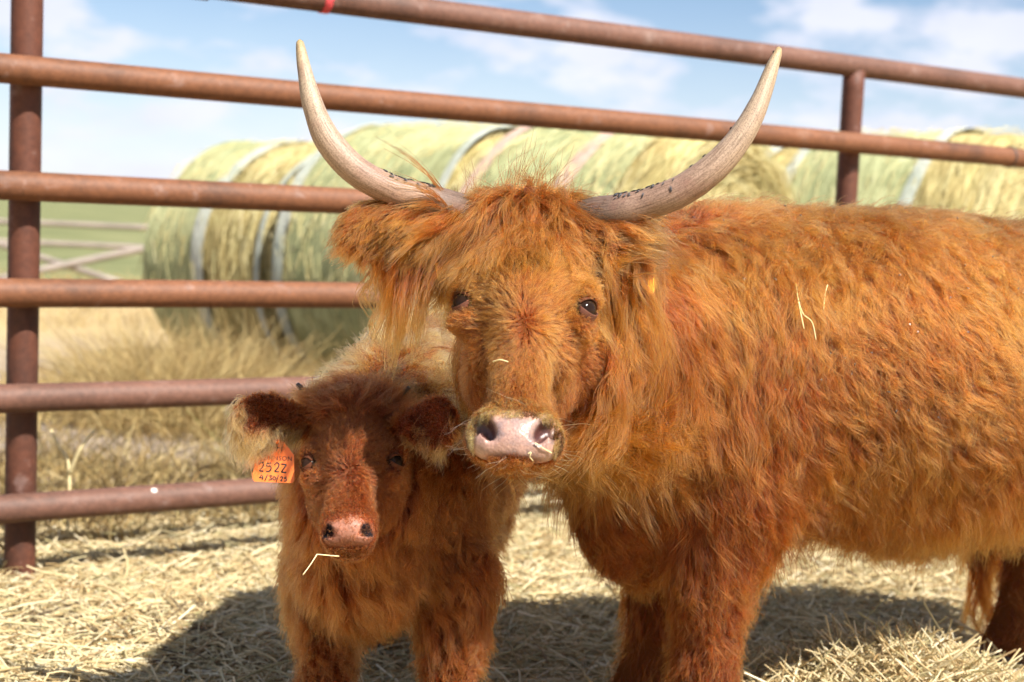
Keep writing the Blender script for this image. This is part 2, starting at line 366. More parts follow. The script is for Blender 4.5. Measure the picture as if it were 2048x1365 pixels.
def bale(face_c, axis, D, W, label, seed, wrap=(0.06, 0.94), bands=((0.05, 0.12), (0.88, 0.95)), bandmat=M_BAND):
    """face_c: centre of the near end; axis points away along the roll"""
    rs = np.random.RandomState(seed); axis = unit(axis); R = D / 2; side = unit(np.cross(axis, [0, 0, 1])); c0 = np.array([face_c[0], face_c[1], R - 0.06])
    root = tag(empty('hay_bale', (face_c[0], face_c[1], 0)), label, 'hay bale', 'round hay bales in the row behind the fence')
    def ring(s, r, a):   # s along axis 0..W
        return c0 + axis * s + (side * math.cos(a) + np.array([0, 0, 1.0]) * math.sin(a)) * r
    def shell(name, prof, mat, parent, seg=72, wob=0.02, capped=False):
        V = []; Fc = []; roll = []; n = len(prof)
        for s, r in prof:
            for k in range(seg):
                a = 2 * math.pi * k / seg; q = ring(s, 1.0, a)
                wv = wob * float(snoise(np.array([[s * 3, 3 * math.cos(a), 3 * math.sin(a)]]) + seed, 1.6, 3)[0]); sag = 1 - 0.05 * max(0, -math.sin(a)) ** 4 + 0.02 * abs(math.cos(a)) ** 3
                V.append(ring(s, (r + wv * (r > 0.2)) * sag, a)); roll.append((a * 1.2 if True else 0, s * 1.0, r))
        for i in range(n - 1):
            for k in range(seg): k2 = (k + 1) % seg; Fc.append((i * seg + k, i * seg + k2, (i + 1) * seg + k2, (i + 1) * seg + k))
        o = mesh(name, V, Fc, mat, parent); a = o.data.attributes.new('roll', 'FLOAT_VECTOR', 'POINT'); a.data.foreach_set('vector', np.array(roll, np.float32).ravel()); return o
    pf = [(0.02, 0.01)] + [(0.02 + 0.012 * math.sin(i * 2.3 + seed), R * (0.12 + 0.1 * i)) for i in range(8)] + [(0.03, R * 0.95), (0.09, R)]
    pb = [(W - s, r) for s, r in pf[::-1]]
    shell('hay_roll', pf + [(W * k / 10, R + 0.008 * math.sin(k * 2.1)) for k in range(1, 10) if 0.1 < W * k / 10 < W - 0.1] + pb, M_HAY, root)
    net = shell('net_wrap', [(W * (wrap[0] + (wrap[1] - wrap[0]) * k / 8), R + 0.018) for k in range(9)], M_NET, root)
    for b0, b1 in bands: shell('net_edge_band', [(W * b0, R + 0.028), (W * (b0 + b1) / 2, R + 0.034), (W * b1, R + 0.028)], bandmat, root)
    # loose stalks round the roll and on the near end
    n = 1900; a = rs.uniform(0, 6.283, n); s = rs.uniform(-0.02, W + 0.02, n); L = rs.uniform(0.05, 0.22, n); t = np.linspace(-0.5, 0.5, 4); tl_ = rs.normal(0, 0.25, n)
    r = R + rs.uniform(0.0, 0.045, n) + np.where((s < 0.1) | (s > W - 0.1), -0.02, 0)
    aa = a[:, None] + (L[:, None] * t) / R; ss = s[:, None] + L[:, None] * t * tl_[:, None]; rr = r[:, None] + rs.normal(0, 0.02, (n, 1)) * t
    sg = (1 - 0.05 * np.maximum(0, -np.sin(aa)) ** 4 + 0.02 * np.abs(np.cos(aa)) ** 3)[..., None]
    p1 = c0 + axis * ss[..., None] + (side * np.cos(aa)[..., None] + np.array([0, 0, 1.0]) * np.sin(aa)[..., None]) * rr[..., None] * sg
    n = 4200; a = rs.uniform(0, 6.283, n); r = R * np.sqrt(rs.uniform(0.01, 0.97, n)); L = rs.uniform(0.06, 0.3, n)
    aa = a[:, None] + (L[:, None] * t) / np.maximum(r[:, None], 0.15); off = 0.02 + 0.012 * np.sin(((r / R) - 0.12) * 10 * 2.3 + seed) - rs.uniform(0.002, 0.05, n)
    rr = r[:, None] + rs.normal(0, 0.05, (n, 1)) * t
    p2 = c0 + axis * np.broadcast_to(off[:, None], aa.shape)[..., None] + (side * np.cos(aa)[..., None] + np.array([0, 0, 1.0]) * np.sin(aa)[..., None]) * rr[..., None]
    pts = np.vstack([p1, p2]); tag(strands('loose_stalks', pts, rs.uniform(0.0008, 0.0022, (len(pts), 1)), M_HAYSTR, root), None, None, None, 'stuff')
    return root
AX = unit([-0.757, 0.654, 0]); F0 = np.array([1.02, 6.75, 0]); BW = 1.2
bale(F0, AX, 1.50, BW, 'round hay bale with its rolled straw end face showing, end of the row', 1, wrap=(0.20, 0.96), bands=((0.42, 0.50), (0.90, 0.97)), bandmat=M_BANDP)
bale(F0 + AX * (BW + 0.03), AX, 1.52, BW, 'net wrapped round hay bale in the middle of the row of three', 2, wrap=(0.03, 0.97), bands=((0.02, 0.07), (0.90, 0.97)))
bale(F0 + AX * (2 * BW + 0.15), AX, 1.42, BW - 0.06, 'round hay bale bulging yellow between bluish net bands, next to the open field', 3, wrap=(0.50, 0.97), bands=((0.02, 0.06), (0.46, 0.56)))
bale(np.array([2.72, 7.62, 0]), AX, 1.60, BW, 'round hay bale standing apart beyond the fence post, pale green net', 5, wrap=(0.28, 0.97), bands=((0.26, 0.32), (0.9, 0.96)))
bale(np.array([2.72, 7.62, 0]) + AX * (BW + 0.04), AX, 1.56, BW, 'round hay bale half hidden behind the row end, pale green net', 6)

# dry weeds and grass past the fence
M_DRY = mat_strand('dry_grass_blade', [(0.10, 0.065, 0.03), (0.22, 0.14, 0.05), (0.40, 0.27, 0.10), (0.52, 0.38, 0.16), (0.60, 0.47, 0.23), (0.34, 0.27, 0.10)], 0.6, 0.3)
M_GREEN = mat_strand('green_weed_blade', [(0.13, 0.17, 0.04), (0.24, 0.27, 0.08), (0.36, 0.36, 0.13)], 0.6, 0.3)
def tuft_strands(name, centers, spread, hmin, hmax, per, mat, label, seed, lean=0.5, rmin=0.0008, rmax=0.0032, kind='stuff', cat='grass'):
    rs = np.random.RandomState(seed); c = np.repeat(centers, per, axis=0); n = len(c); sp = np.repeat(np.broadcast_to(spread, (len(centers),)), per)
    o = rs.normal(0, 1, (n, 2)) * sp[:, None]; x = c[:, 0] + o[:, 0]; y = c[:, 1] + o[:, 1]; base = np.stack([x, y, ground_z(x, y) - 0.01], 1)
    hs = np.repeat(c[:, 2:3][::1], 1, axis=1)[:, 0]; L = rs.uniform(hmin, hmax, n) * hs
    d = nrm(np.stack([o[:, 0] / (sp + 1e-6) * 0.25 * lean + rs.normal(0, lean, n), o[:, 1] / (sp + 1e-6) * 0.25 * lean + rs.normal(0, lean, n), np.ones(n)], 1))
    K = 6; s = np.linspace(0, 1, K); droop = rs.uniform(0.0, 0.7, n)
    hd = np.stack([d[:, 0], d[:, 1], np.zeros(n)], 1)
    pts = base[:, None] + d[:, None] * (L[:, None] * s)[..., None] + (hd * (droop * L)[:, None])[:, None] * (s ** 2)[None, :, None] - np.array([0, 0, 1.0]) * ((droop * L * 0.45)[:, None] * s ** 2.5)[..., None]
    rad = rs.uniform(rmin, rmax, n)[:, None] * (1 - 0.7 * s)
    o = strands(name, pts, rad, mat); tag(o, label, cat, None, kind); return o
rs = np.random.RandomState(5)
def strip(n, t0, t1, b0, b1, h0, h1):
    t = rs.uniform(t0, t1, n); b = rs.uniform(b0, b1, n); p = np.array([fpt(tt, -bb, 0) for tt, bb in zip(t, b)]); return np.stack([p[:, 0], p[:, 1], rs.uniform(h0, h1, n)], 1)
tuft_strands('dry_grass', strip(420, -1.2, 6.5, 0.35, 1.5, 0.35, 0.9), 0.06, 0.10, 0.42, 34, M_DRY, 'thin dry grass standing along the far side of the pipe fence', 6, 0.55)
cs = []
for px, py, d, h in ((330, 740, 6.6, 1.0), (420, 735, 6.9, 1.05), (250, 745, 6.4, 0.8), (470, 742, 7.1, 0.9), (380, 752, 6.3, 0.9), (300, 705, 7.4, 1.0), (200, 720, 7.0, 0.6), (140, 735, 6.6, 0.55)):
    q = P(px, py, d); cs.append((q[0], q[1], h))
tuft_strands('weed_clump', np.array(cs), 0.17, 0.25, 0.62, 620, M_DRY, 'dense tangled clump of dry tan weeds against the hay bales', 7, 0.55)
tuft_strands('sparse_weeds', strip(300, -2.0, 7, 1.5, 4.6, 0.25, 0.8), 0.09, 0.08, 0.42, 22, M_DRY, 'sparse dry weeds scattered over the bare dirt before the bales', 8, 0.7)
cs = [(*P(px, py, 5.9)[:2], h) for px, py, h in ((560, 760, 0.8), (585, 755, 1.0), (610, 760, 0.8), (640, 752, 0.7), (530, 765, 0.6), (690, 752, 0.6))]
tuft_strands('green_weeds', np.array(cs), 0.07, 0.15, 0.42, 40, M_GREEN, 'yellow green weeds sprouting in front of the bale gap', 9, 0.5)
rs = np.random.RandomState(15)
xy = [(rs.uniform(-16, 6), rs.uniform(10.5, 18), rs.uniform(0.5, 1.0)) for _ in range(700)]
tuft_strands('pasture_edge_grass', np.array(xy), 0.2, 0.10, 0.35, 16, M_DRY, 'pale dry grass fringe where the pasture begins', 16, 0.5, 0.002, 0.004)

# far pipe fence with leaning braces, out in the field
M_GALV = mat_plain('weathered_pale_pipe', (0.24, 0.20, 0.165), 0.6, vscale=6)
FF = 14.0
far = tag(empty('pasture_fence', P(150, 600, FF) * np.array([1, 1, 0])), 'pale weathered pipe fence with crossing braces out in the green field', 'fence')
def farpipe(name, a, b, r, d0=FF, d1=FF): pipe(name, P(*a, d0), P(*b, d1), r, M_GALV, far, n=8, seg=12, wob=0.004)
zf = [P(150, 399, FF)[2], P(150, 450, FF)[2], P(150, 490, FF)[2]]
xl, xr = P(-700, 450, FF)[0], P(900, 450, FF)[0]
for z in zf: pipe('rail', (xl, FF * 1.0, z), (xr, FF * 1.0, z), 0.028, M_GALV, far, n=12, seg=12, wob=0.004)
for x in np.arange(xl, xr + 0.1, 2.6): pipe('post', (x + 1.1, FF + 0.06, -0.2), (x + 1.1, FF + 0.06, zf[0] + 0.05), 0.032, M_GALV, far, n=4, seg=12, wob=0.0)
farpipe('brace', (-60, 470), (240, 566), 0.032, 13.8, 13.2)
farpipe('brace', (420, 470), (-40, 566), 0.036, 13.7, 13.1)
# ------------------------------------------------------------------ animals: one closed skin from blended forms, then fur
class Form:
    """distance field on a rectilinear grid, finer round the head"""
    FAR = 0.16
    def __init__(s, lo, hi, fine_lo, fine_hi, coarse, fine):
        s.ax = []
        for i in range(3):
            v = [lo[i]]
            while v[-1] < hi[i]:
                st = fine if fine_lo[i] - fine < v[-1] < fine_hi[i] else coarse
                v.append(v[-1] + st)
            s.ax.append(np.array(v))
        s.F = np.full([len(a) for a in s.ax], s.FAR, np.float32)
    def _put(s, lo, hi, fn, k, sub=False):
        pad = s.FAR
        sl = tuple(slice(max(0, np.searchsorted(a, lo[i] - pad)), np.searchsorted(a, hi[i] + pad)) for i, a in enumerate(s.ax))
        X = np.stack(np.meshgrid(*[a[q] for a, q in zip(s.ax, sl)], indexing='ij'), -1).astype(np.float32)
        if X.size == 0: return
        d = fn(X); f = s.F[sl]
        if sub: d = -d; h = np.clip(0.5 - 0.5 * (d - f) / k, 0, 1); s.F[sl] = d + (f - d) * h + k * h * (1 - h)
        else: h = np.clip(0.5 + 0.5 * (f - d) / k, 0, 1); s.F[sl] = f + (d - f) * h - k * h * (1 - h)
    def cone(s, a, b, ra, rb, k=0.05, sub=False):
        a = np.asarray(a, float); b = np.asarray(b, float); ba = b - a; L2 = ba @ ba; r = max(ra, rb)
        def fn(X):
            h = np.clip(((X - a) @ ba) / L2, 0, 1); q = X - a - h[..., None] * ba
            return np.sqrt((q * q).sum(-1)) - (ra + h * (rb - ra))
        s._put(np.minimum(a, b) - r, np.maximum(a, b) + r, fn, k, sub)
    def ell(s, c, r, k=0.04, R=None, sub=False):
        c = np.asarray(c, float); r = np.asarray(r, float); R = np.eye(3) if R is None else np.asarray(R, float)   # rows of R are the axes
        m = np.abs(R.T) @ r
        def fn(X):
            q = (X - c) @ R.T; a = np.sqrt(((q / r) ** 2).sum(-1)) + 1e-6; b = np.sqrt(((q / r ** 2) ** 2).sum(-1)) + 1e-6
            return a * (a - 1) / b
        s._put(c - m, c + m, fn, k, sub)
    def surface(s):
        """surface nets"""
        F = s.F; S = F < 0; n = F.shape
        idx = np.full([x - 1 for x in n], -1, np.int64)
        cnt = np.zeros(idx.shape, np.int8); acc = np.zeros(idx.shape + (3,), np.float64)
        cells = lambda i, j, k: (slice(i, n[0] - 1 + i), slice(j, n[1] - 1 + j), slice(k, n[2] - 1 + k))
        C = [(i, j, k) for i in (0, 1) for j in (0, 1) for k in (0, 1)]
        tot = sum(S[cells(*c)].astype(np.int8) for c in C); mask = (tot > 0) & (tot < 8)
        I = np.argwhere(mask); idx[mask] = np.arange(len(I))
        acc = np.zeros((len(I), 3)); cnt = np.zeros(len(I))
        for c in C:
            for a in range(3):
                if c[a]: continue
                e = list(c); e[a] = 1; A = I + np.array(c); B = I + np.array(e)
                fa = F[A[:, 0], A[:, 1], A[:, 2]]; fb = F[B[:, 0], B[:, 1], B[:, 2]]; cr = (fa < 0) != (fb < 0)
                t = np.where(cr, fa / np.where(cr, fa - fb, 1), 0)
                pa = np.stack([s.ax[i][A[:, i]] for i in range(3)], 1); pb = np.stack([s.ax[i][B[:, i]] for i in range(3)], 1)
                acc += np.where(cr[:, None], pa + (pb - pa) * t[:, None], 0); cnt += cr
        V = acc / cnt[:, None]; Q = []
        for a in range(3):
            b, c = (a + 1) % 3, (a + 2) % 3
            sl0 = [slice(None)] * 3; sl1 = [slice(None)] * 3; sl0[a] = slice(0, -1); sl1[a] = slice(1, None)
            E = np.argwhere(S[tuple(sl0)] != S[tuple(sl1)]); E = E[(E[:, b] > 0) & (E[:, c] > 0) & (E[:, b] < n[b] - 1) & (E[:, c] < n[c] - 1)]
            o = [np.zeros(3, int) for _ in range(4)]; o[1][b] = -1; o[2][b] = -1; o[2][c] = -1; o[3][c] = -1
            qd = np.stack([idx[tuple((E + x).T)] for x in o], 1)
            flip = ~S[tuple(E.T)]; qd[flip] = qd[flip][:, ::-1]; Q.append(qd)
        return V, np.vstack(Q)
    def _cell(s, p):
        i0 = []; fr = []
        for i in range(3):
            a = s.ax[i]; x = np.clip(p[:, i], a[0] + 1e-4, a[-1] - 1e-4); k = np.clip(np.searchsorted(a, x) - 1, 0, len(a) - 2)
            i0.append(k); fr.append((x - a[k]) / (a[k + 1] - a[k]))
        return i0, fr
    def d(s, p):
        (i, j, k), (x, y, z) = s._cell(p); F = s.F; r = 0
        for a in (0, 1):
            for b in (0, 1):
                for c in (0, 1):
                    r = r + F[i + a, j + b, k + c] * (x if a else 1 - x) * (y if b else 1 - y) * (z if c else 1 - z)
        return r
    def grad(s, p, e=0.006):
        return nrm(np.stack([s.d(p + np.eye(3)[i] * e) - s.d(p - np.eye(3)[i] * e) for i in range(3)], 1))

def sample(V, Q, n, dens, rng):
    """n points on quads, weighted by area and by dens(point)"""
    T = np.vstack([Q[:, [0, 1, 2]], Q[:, [0, 2, 3]]]); a, b, c = V[T[:, 0]], V[T[:, 1]], V[T[:, 2]]
    w = np.linalg.norm(np.cross(b - a, c - a), axis=1) * dens((a + b + c) / 3)
    t = rng.choice(len(T), n, p=w / w.sum()); u = rng.uniform(size=n); v = rng.uniform(size=n); f = u + v > 1; u[f] = 1 - u[f]; v[f] = 1 - v[f]
    return a[t] + (b - a)[t] * u[:, None] + (c - a)[t] * v[:, None]

def grow(form, roots, comb, length, lift, rng, ratio=30, K=8, droop=0.25, follow=0.35, wander=0.5, wscale=14.0, wave=0.012, wfreq=1.4, clump=0.75, cpow=0.8, frizz=0.004, loft=0.025, keep=True):
    """strands: a few guide hairs combed over the skin, the others gathered into locks round them"""
    N = len(roots); G = max(8, N // ratio); groots = roots[:G]
    gn = form.grad(groots)
    t = comb(groots); t = nrm(t + vnoise(groots, wscale, 5) * wander + rng.normal(0, 0.10, (G, 3))); t = nrm(t - gn * (t * gn).sum(1, keepdims=True))
    lf = lift(groots) if callable(lift) else lift
    lf = np.broadcast_to(lf, (G,))[:, None]
    L = length(groots) * rng.uniform(0.72, 1.2, G)
    d = nrm(t * np.cos(lf) + gn * np.sin(lf)); p = groots.copy(); out = [p.copy()]; seg = (L / (K - 1))[:, None]
    ph = rng.uniform(0, 6.28, G); amp = wave * rng.uniform(0.2, 1.4, G); wf = wfreq * rng.uniform(0.7, 1.4, G)
    for k in range(1, K):
        s = k / (K - 1); new = p + d * seg
        if keep:
            dd = form.d(new); need = np.minimum(loft * (0.35 + s), 0.5 * L); g = form.grad(new)
            new = new + g * np.maximum(need - dd, 0)[:, None] * (dd < Form.FAR * 0.9)[:, None]
        step = nrm(new - p)
        d = nrm(step + np.array([0, 0, -1.0]) * droop + t * follow * 0.3 + vnoise(new, wscale * 1.7, 9) * wander * 0.25)
        p = p + step * seg; out.append(p.copy())
    gp = np.stack(out, 1)
    tang = nrm(np.gradient(gp, axis=1)); side = nrm(np.cross(tang, gn[:, None])); up = np.cross(side, tang); sv = np.linspace(0, 1, K)
    w = amp[:, None] * sv ** 1.1
    gp = gp + side * (w * np.sin(6.283 * wf[:, None] * sv + ph[:, None]))[..., None] + up * (0.6 * w * np.cos(6.283 * wf[:, None] * sv + ph[:, None] * 1.7))[..., None]
    kd = kdtree.KDTree(G)
    for i, r in enumerate(groots): kd.insert(r, i)
    kd.balance()
    near = np.fromiter((kd.find(r)[1] for r in roots), int, N)
    off = roots - groots[near]
    lenf = np.clip(rng.normal(0.92, 0.16, N), 0.35, 1.15)
    cl = clump * rng.uniform(0.55, 1.0, G)[near]
    si = sv[None] * lenf[:, None] * (K - 1); i0 = np.clip(si.astype(int), 0, K - 2); f = (si - i0)[..., None]
    gpn = gp[near]; ar = np.arange(N)[:, None]
    q = gpn[ar, i0] * (1 - f) + gpn[ar, i0 + 1] * f
    wc = cl[:, None] * sv ** cpow
    pts = q + off[:, None] * (1 - wc)[..., None]
    fr = rng.normal(0, 1, (N, 3)) * frizz; fr2 = rng.normal(0, 1, (N, 3)) * frizz * 0.6
    pts = pts + fr[:, None] * (sv ** 1.3)[None, :, None] + fr2[:, None] * np.sin(sv * 5)[None, :, None]
    pts[:, 0] = roots - form.grad(roots) * 0.002
    if keep:
        for k in range(2, K):
            dd = form.d(pts[:, k]); bad = dd < 0.002
            if bad.any():
                pb = pts[bad, k]; pts[bad, k] = pb + form.grad(pb) * (0.003 - dd[bad])[:, None]
    gt = np.clip(0.5 + 0.30 * snoise(groots, 9.0, 7) + rng.normal(0, 0.16, G), 0, 1)
    return pts, np.clip(gt[near] + rng.normal(0, 0.09, N), 0, 1)

def taper(n, K, r0, r1, rng): return (rng.uniform(0.75, 1.25, n)[:, None] * (r0 + (r1 - r0) * np.linspace(0, 1, K)[None] ** 1.5))

class Frame:
    """head frame: x to the picture's right, u down the face, w out of the face"""
    def __init__(s, poll, muzzle, yaw=0.0):
        s.O = np.asarray(poll); s.u = unit(muzzle - s.O); x = unit(RGT - s.u * (RGT @ s.u)); w = np.cross(s.u, x)
        s.x = unit(x * math.cos(yaw) + w * math.sin(yaw)); s.w = np.cross(s.u, s.x); s.L = np.linalg.norm(muzzle - s.O); s.R = np.stack([s.x, s.u, s.w])
    def __call__(s, x, u, w): return s.O + s.x * x + s.u * u + s.w * w
    def loc(s, p): return (p - s.O) @ s.R.T
def rotx(R, a):   # turn x towards u
    c, d = math.cos(a), math.sin(a); return np.stack([R[0] * c + R[1] * d, R[1] * c - R[0] * d, R[2]])

def skin_mesh(name, form, mat, parent, colour):
    V, Q = form.surface()
    me = bpy.data.meshes.new(name); me.vertices.add(len(V)); me.vertices.foreach_set('co', V.astype(np.float32).ravel())
    me.loops.add(len(Q) * 4); me.loops.foreach_set('vertex_index', Q.astype(np.int32).ravel())
    me.polygons.add(len(Q)); me.polygons.foreach_set('loop_start', np.arange(0, len(Q) * 4, 4, dtype=np.int32))
    me.polygons.foreach_set('use_smooth', np.ones(len(Q), bool)); me.update(); me.validate()
    a = me.attributes.new('skin', 'FLOAT_COLOR', 'POINT'); col = np.ones((len(V), 4), np.float32); cc_, wet_ = colour(V); col[:, :3] = cc_; col[:, 3] = wet_; a.data.foreach_set('color', col.ravel())
    me.materials.append(mat)
    return link(name, me, parent), V, Q
def mat_skin(name):
    m, nt, b = new_mat(name); at = nd(nt, 'ShaderNodeAttribute'); at.attribute_name = 'skin'
    t = nd(nt, 'ShaderNodeTexCoord'); n = noise_node(nt, t.outputs['Object'], 260, 4, 0.65); vo = nd(nt, 'ShaderNodeTexVoronoi'); vo.inputs['Scale'].default_value = 240
    nt.links.new(t.outputs['Object'], vo.inputs['Vector'])
    r = ramp_node(nt, [(0.3, (0.72, 0.68, 0.68)), (0.7, (1.15, 1.12, 1.12))], n.outputs['Fac']).outputs[0]
    nt.links.new(mixrgb(nt, 1.0, at.outputs['Color'], r, 'MULTIPLY'), b.inputs['Base Color'])
    rg = nd(nt, 'ShaderNodeMapRange'); rg.inputs[3].default_value = 0.95; rg.inputs[4].default_value = 0.36; nt.links.new(at.outputs['Alpha'], rg.inputs[0]); nt.links.new(rg.outputs[0], b.inputs['Roughness'])
    sp = nd(nt, 'ShaderNodeMath', operation='MULTIPLY'); sp.inputs[1].default_value = 0.45; nt.links.new(at.outputs['Alpha'], sp.inputs[0]); nt.links.new(sp.outputs[0], b.inputs['Specular IOR Level'])
    b.inputs['Subsurface Weight'].default_value = 0.06; b.inputs['Subsurface Radius'].default_value = (0.008, 0.003, 0.002)
    bump(nt, b, vo.outputs['Distance'], 0.35, 0.0015)
    return m
M_SKIN = mat_skin('hide')
def mat_eye():
    m, nt, b = new_mat('wet_eye'); t = nd(nt, 'ShaderNodeTexCoord'); n = noise_node(nt, t.outputs['Object'], 40)
    nt.links.new(ramp_node(nt, [(0.3, (0.008, 0.005, 0.004)), (0.7, (0.03, 0.014, 0.008))], n.outputs['Fac']).outputs[0], b.inputs['Base Color'])
    b.inputs['Roughness'].default_value = 0.08; b.inputs['Specular IOR Level'].default_value = 0.12; return m
M_EYE = mat_eye()
def ball(name, c, r, mat, parent, R=None, sc=(1, 1, 1), nu=24, nv=14):
    R = np.eye(3) if R is None else R; V = []; Fc = []
    for i in range(nv + 1):
        th = math.pi * i / nv
        for j in range(nu):
            ph = 2 * math.pi * j / nu; q = np.array([math.sin(th) * math.cos(ph) * sc[0], math.sin(th) * math.sin(ph) * sc[1], math.cos(th) * sc[2]]) * r
            V.append(np.asarray(c) + q @ R)
    for i in range(nv):
        for j in range(nu): Fc.append((i * nu + j, (i + 1) * nu + j, (i + 1) * nu + (j + 1) % nu, i * nu + (j + 1) % nu))
    return mesh(name, V, Fc, mat, parent)

# ---- fur colours
M_COAT = mat_hair('red_coat', (0.075, 0.0092, 0.0012), (0.215, 0.0365, 0.0040), (0.385, 0.1120, 0.0165))
M_FACE = mat_hair('face_hair', (0.075, 0.0100, 0.0015), (0.205, 0.0370, 0.0046), (0.345, 0.1010, 0.0175))
M_CALF = mat_hair('calf_coat', (0.082, 0.0102, 0.0019), (0.205, 0.0340, 0.0058), (0.330, 0.0840, 0.0170))
M_BACK = mat_hair('sunlit_back_hair', (0.24, 0.085, 0.018), (0.44, 0.21, 0.055), (0.56, 0.33, 0.115), 0.75)  # lighter copy of the calf coat, with sunlight on the back painted in
M_CALFD = mat_hair('calf_face_hair', (0.060, 0.0088, 0.0018), (0.15, 0.0275, 0.0052), (0.27, 0.066, 0.0145))
M_PALE = mat_hair('pale_fringe', (0.14, 0.042, 0.010), (0.32, 0.13, 0.035), (0.46, 0.24, 0.085), 0.6)
M_WHISK = mat_hair('whisker', (0.6, 0.5, 0.35), (0.7, 0.6, 0.45), (0.8, 0.7, 0.55))
ZD = np.array([0, 0, -1.0])
DENS = 1.0

# =========================================================== cow
H = Frame(P(1060, 432, 2.27), P(1028, 876, 2.05))
hl = H.L / 0.42                                     # head scale
S2 = np.array([(1420 - 1024) / F_PX * 2.78, 2.78]); Hp = np.array([(2190 - 1024) / F_PX * 3.16, 3.16])
E1 = np.array([*unit(Hp - S2), 0]); E2 = np.array([E1[1], -E1[0], 0])          # back along the body, and its near side
BL = np.linalg.norm(Hp - S2)
def B(a, s, z): return np.array([S2[0], S2[1], 0]) + E1 * a + E2 * s + np.array([0, 0, z])
RB = np.stack([E1, E2, [0, 0, 1.0]])
f = Form((-0.42, 1.85, -0.03), (2.05, 3.75, 1.16), (H.O[0] - 0.30, 1.93, 0.54), (H.O[0] + 0.25, 2.42, 1.10), 0.018, 0.0062)
# trunk
f.ell(B(0.02, 0, 0.70), (0.30, 0.225, 0.30), 0.06, RB)
f.ell(B(0.04, 0, 0.85), (0.26, 0.15, 0.14), 0.08, RB)
f.ell(B(0.42, 0, 0.715), (0.50, 0.285, 0.285), 0.10, RB)
f.ell(B(0.56, 0, 0.655), (0.40, 0.285, 0.26), 0.10, RB)
f.ell(B(0.50, 0, 0.90), (0.62, 0.16, 0.115), 0.09, RB)
f.ell(B(BL + 0.02, 0, 0.80), (0.33, 0.235, 0.215), 0.10, RB)
f.ell(B(BL + 0.04, 0, 0.93), (0.25, 0.20, 0.10), 0.08, RB)
# brisket and chest
f.ell(B(-0.10, 0, 0.56), (0.15, 0.16, 0.20), 0.08, RB)
f.ell(B(-0.165, 0.0, 0.45), (0.080, 0.075, 0.13), 0.05, RB)
# neck
nk = H(0.0, 0.12, -0.19)
f.cone(B(-0.03, 0.0, 0.775), nk + np.array([0.03, 0.03, 0.0]), 0.20, 0.125, 0.07)
f.cone(B(-0.08, 0.04, 0.66), H(0.06, 0.15, -0.20), 0.145, 0.075, 0.06)
# shoulder blade and upper arms, near then far
for sgn, kx in ((1, -0.055), (-1, -0.02)):
    f.ell(B(0.05 + kx, 0.165 * sgn, 0.68), (0.13, 0.085, 0.24), 0.06, RB)
    a0 = B(0.02 + kx, 0.15 * sgn, 0.50); a1 = B(0.0 + kx, 0.145 * sgn, 0.31); a2 = B(0.0 + kx, 0.145 * sgn, 0.10); a3 = B(-0.02 + kx, 0.145 * sgn, 0.03)
    f.cone(a0, a1, 0.092, 0.062, 0.05); f.cone(a1, a2, 0.056, 0.044, 0.02); f.cone(a2, a3, 0.05, 0.055, 0.015)
# hind legs
for sgn, kx in ((1, 0.06), (-1, -0.13)):
    f.ell(B(BL + 0.03 + kx, 0.15 * sgn, 0.62), (0.17, 0.10, 0.22), 0.07, RB)
    h1 = B(BL - 0.03 + kx, 0.155 * sgn, 0.50); h2 = B(BL + 0.13 + kx, 0.15 * sgn, 0.34); h3 = B(BL + 0.10 + kx, 0.15 * sgn, 0.10); h4 = B(BL + 0.07 + kx, 0.15 * sgn, 0.03)
    f.cone(h1, h2, 0.10, 0.055, 0.05); f.cone(h2, h3, 0.05, 0.042, 0.02); f.cone(h3, h4, 0.046, 0.052, 0.015)
f.ell(B(BL - 0.16, 0.0, 0.44), (0.10, 0.10, 0.075), 0.05, RB)       # udder
for q in ((-0.05, 0.05), (0.03, 0.06), (-0.05, -0.05), (0.03, -0.05)):
    f.cone(B(BL - 0.16 + q[0], q[1], 0.40), B(BL - 0.16 + q[0], q[1], 0.335), 0.016, 0.011, 0.02)
# tail
tl = spline([B(BL + 0.27, 0, 0.95), B(BL + 0.36, -0.02, 0.80), B(BL + 0.33, -0.10, 0.60), B(BL + 0.17, -0.24, 0.48), B(BL + 0.02, -0.29, 0.38), B(BL - 0.01, -0.29, 0.28)], 12)
for i in range(11): f.cone(tl[i], tl[i + 1], 0.035 - 0.0022 * i, 0.033 - 0.0022 * i, 0.02)
# head
def E(x, u, w, rx, ru, rw, k=0.025, ang=0, sub=False): f.ell(H(x * hl, u * hl, w * hl), np.array([rx, ru, rw]) * hl, k, rotx(H.R, ang), sub)
E(0, 0.075, -0.10, 0.112, 0.105, 0.10, 0.04)
E(0, -0.018, -0.072, 0.138, 0.050, 0.058, 0.04)                        # poll, between the horns
for s in (-1, 1): E(s * 0.108, 0.012, -0.085, 0.045, 0.045, 0.05, 0.03)
E(0, 0.135, -0.080, 0.104, 0.080, 0.075, 0.035)
f.cone(H(0, 0.15 * hl, -0.054 * hl), H(0, 0.35 * hl, -0.044 * hl), 0.052 * hl, 0.038 * hl, 0.020)
f.cone(H(0, 0.13 * hl, -0.19 * hl), H(0, 0.33 * hl, -0.100 * hl), 0.078 * hl, 0.046 * hl, 0.02)
for s in (-1, 1):
    E(s * 0.054, 0.185, -0.155, 0.040, 0.100, 0.060, 0.02)
    E(s * 0.088, 0.126, -0.055, 0.030, 0.030, 0.030, 0.02)          # brow over the eye
    E(s * 0.090, 0.173, -0.062, 0.024, 0.024, 0.026, 0.015)         # below the eye
for s in (-1, 1): E(s * 0.052, 0.212, -0.088, 0.028, 0.055, 0.040, 0.03)
E(0, 0.388, -0.062, 0.072, 0.050, 0.054, 0.02)
E(0, 0.403, -0.040, 0.058, 0.043, 0.042, 0.015)
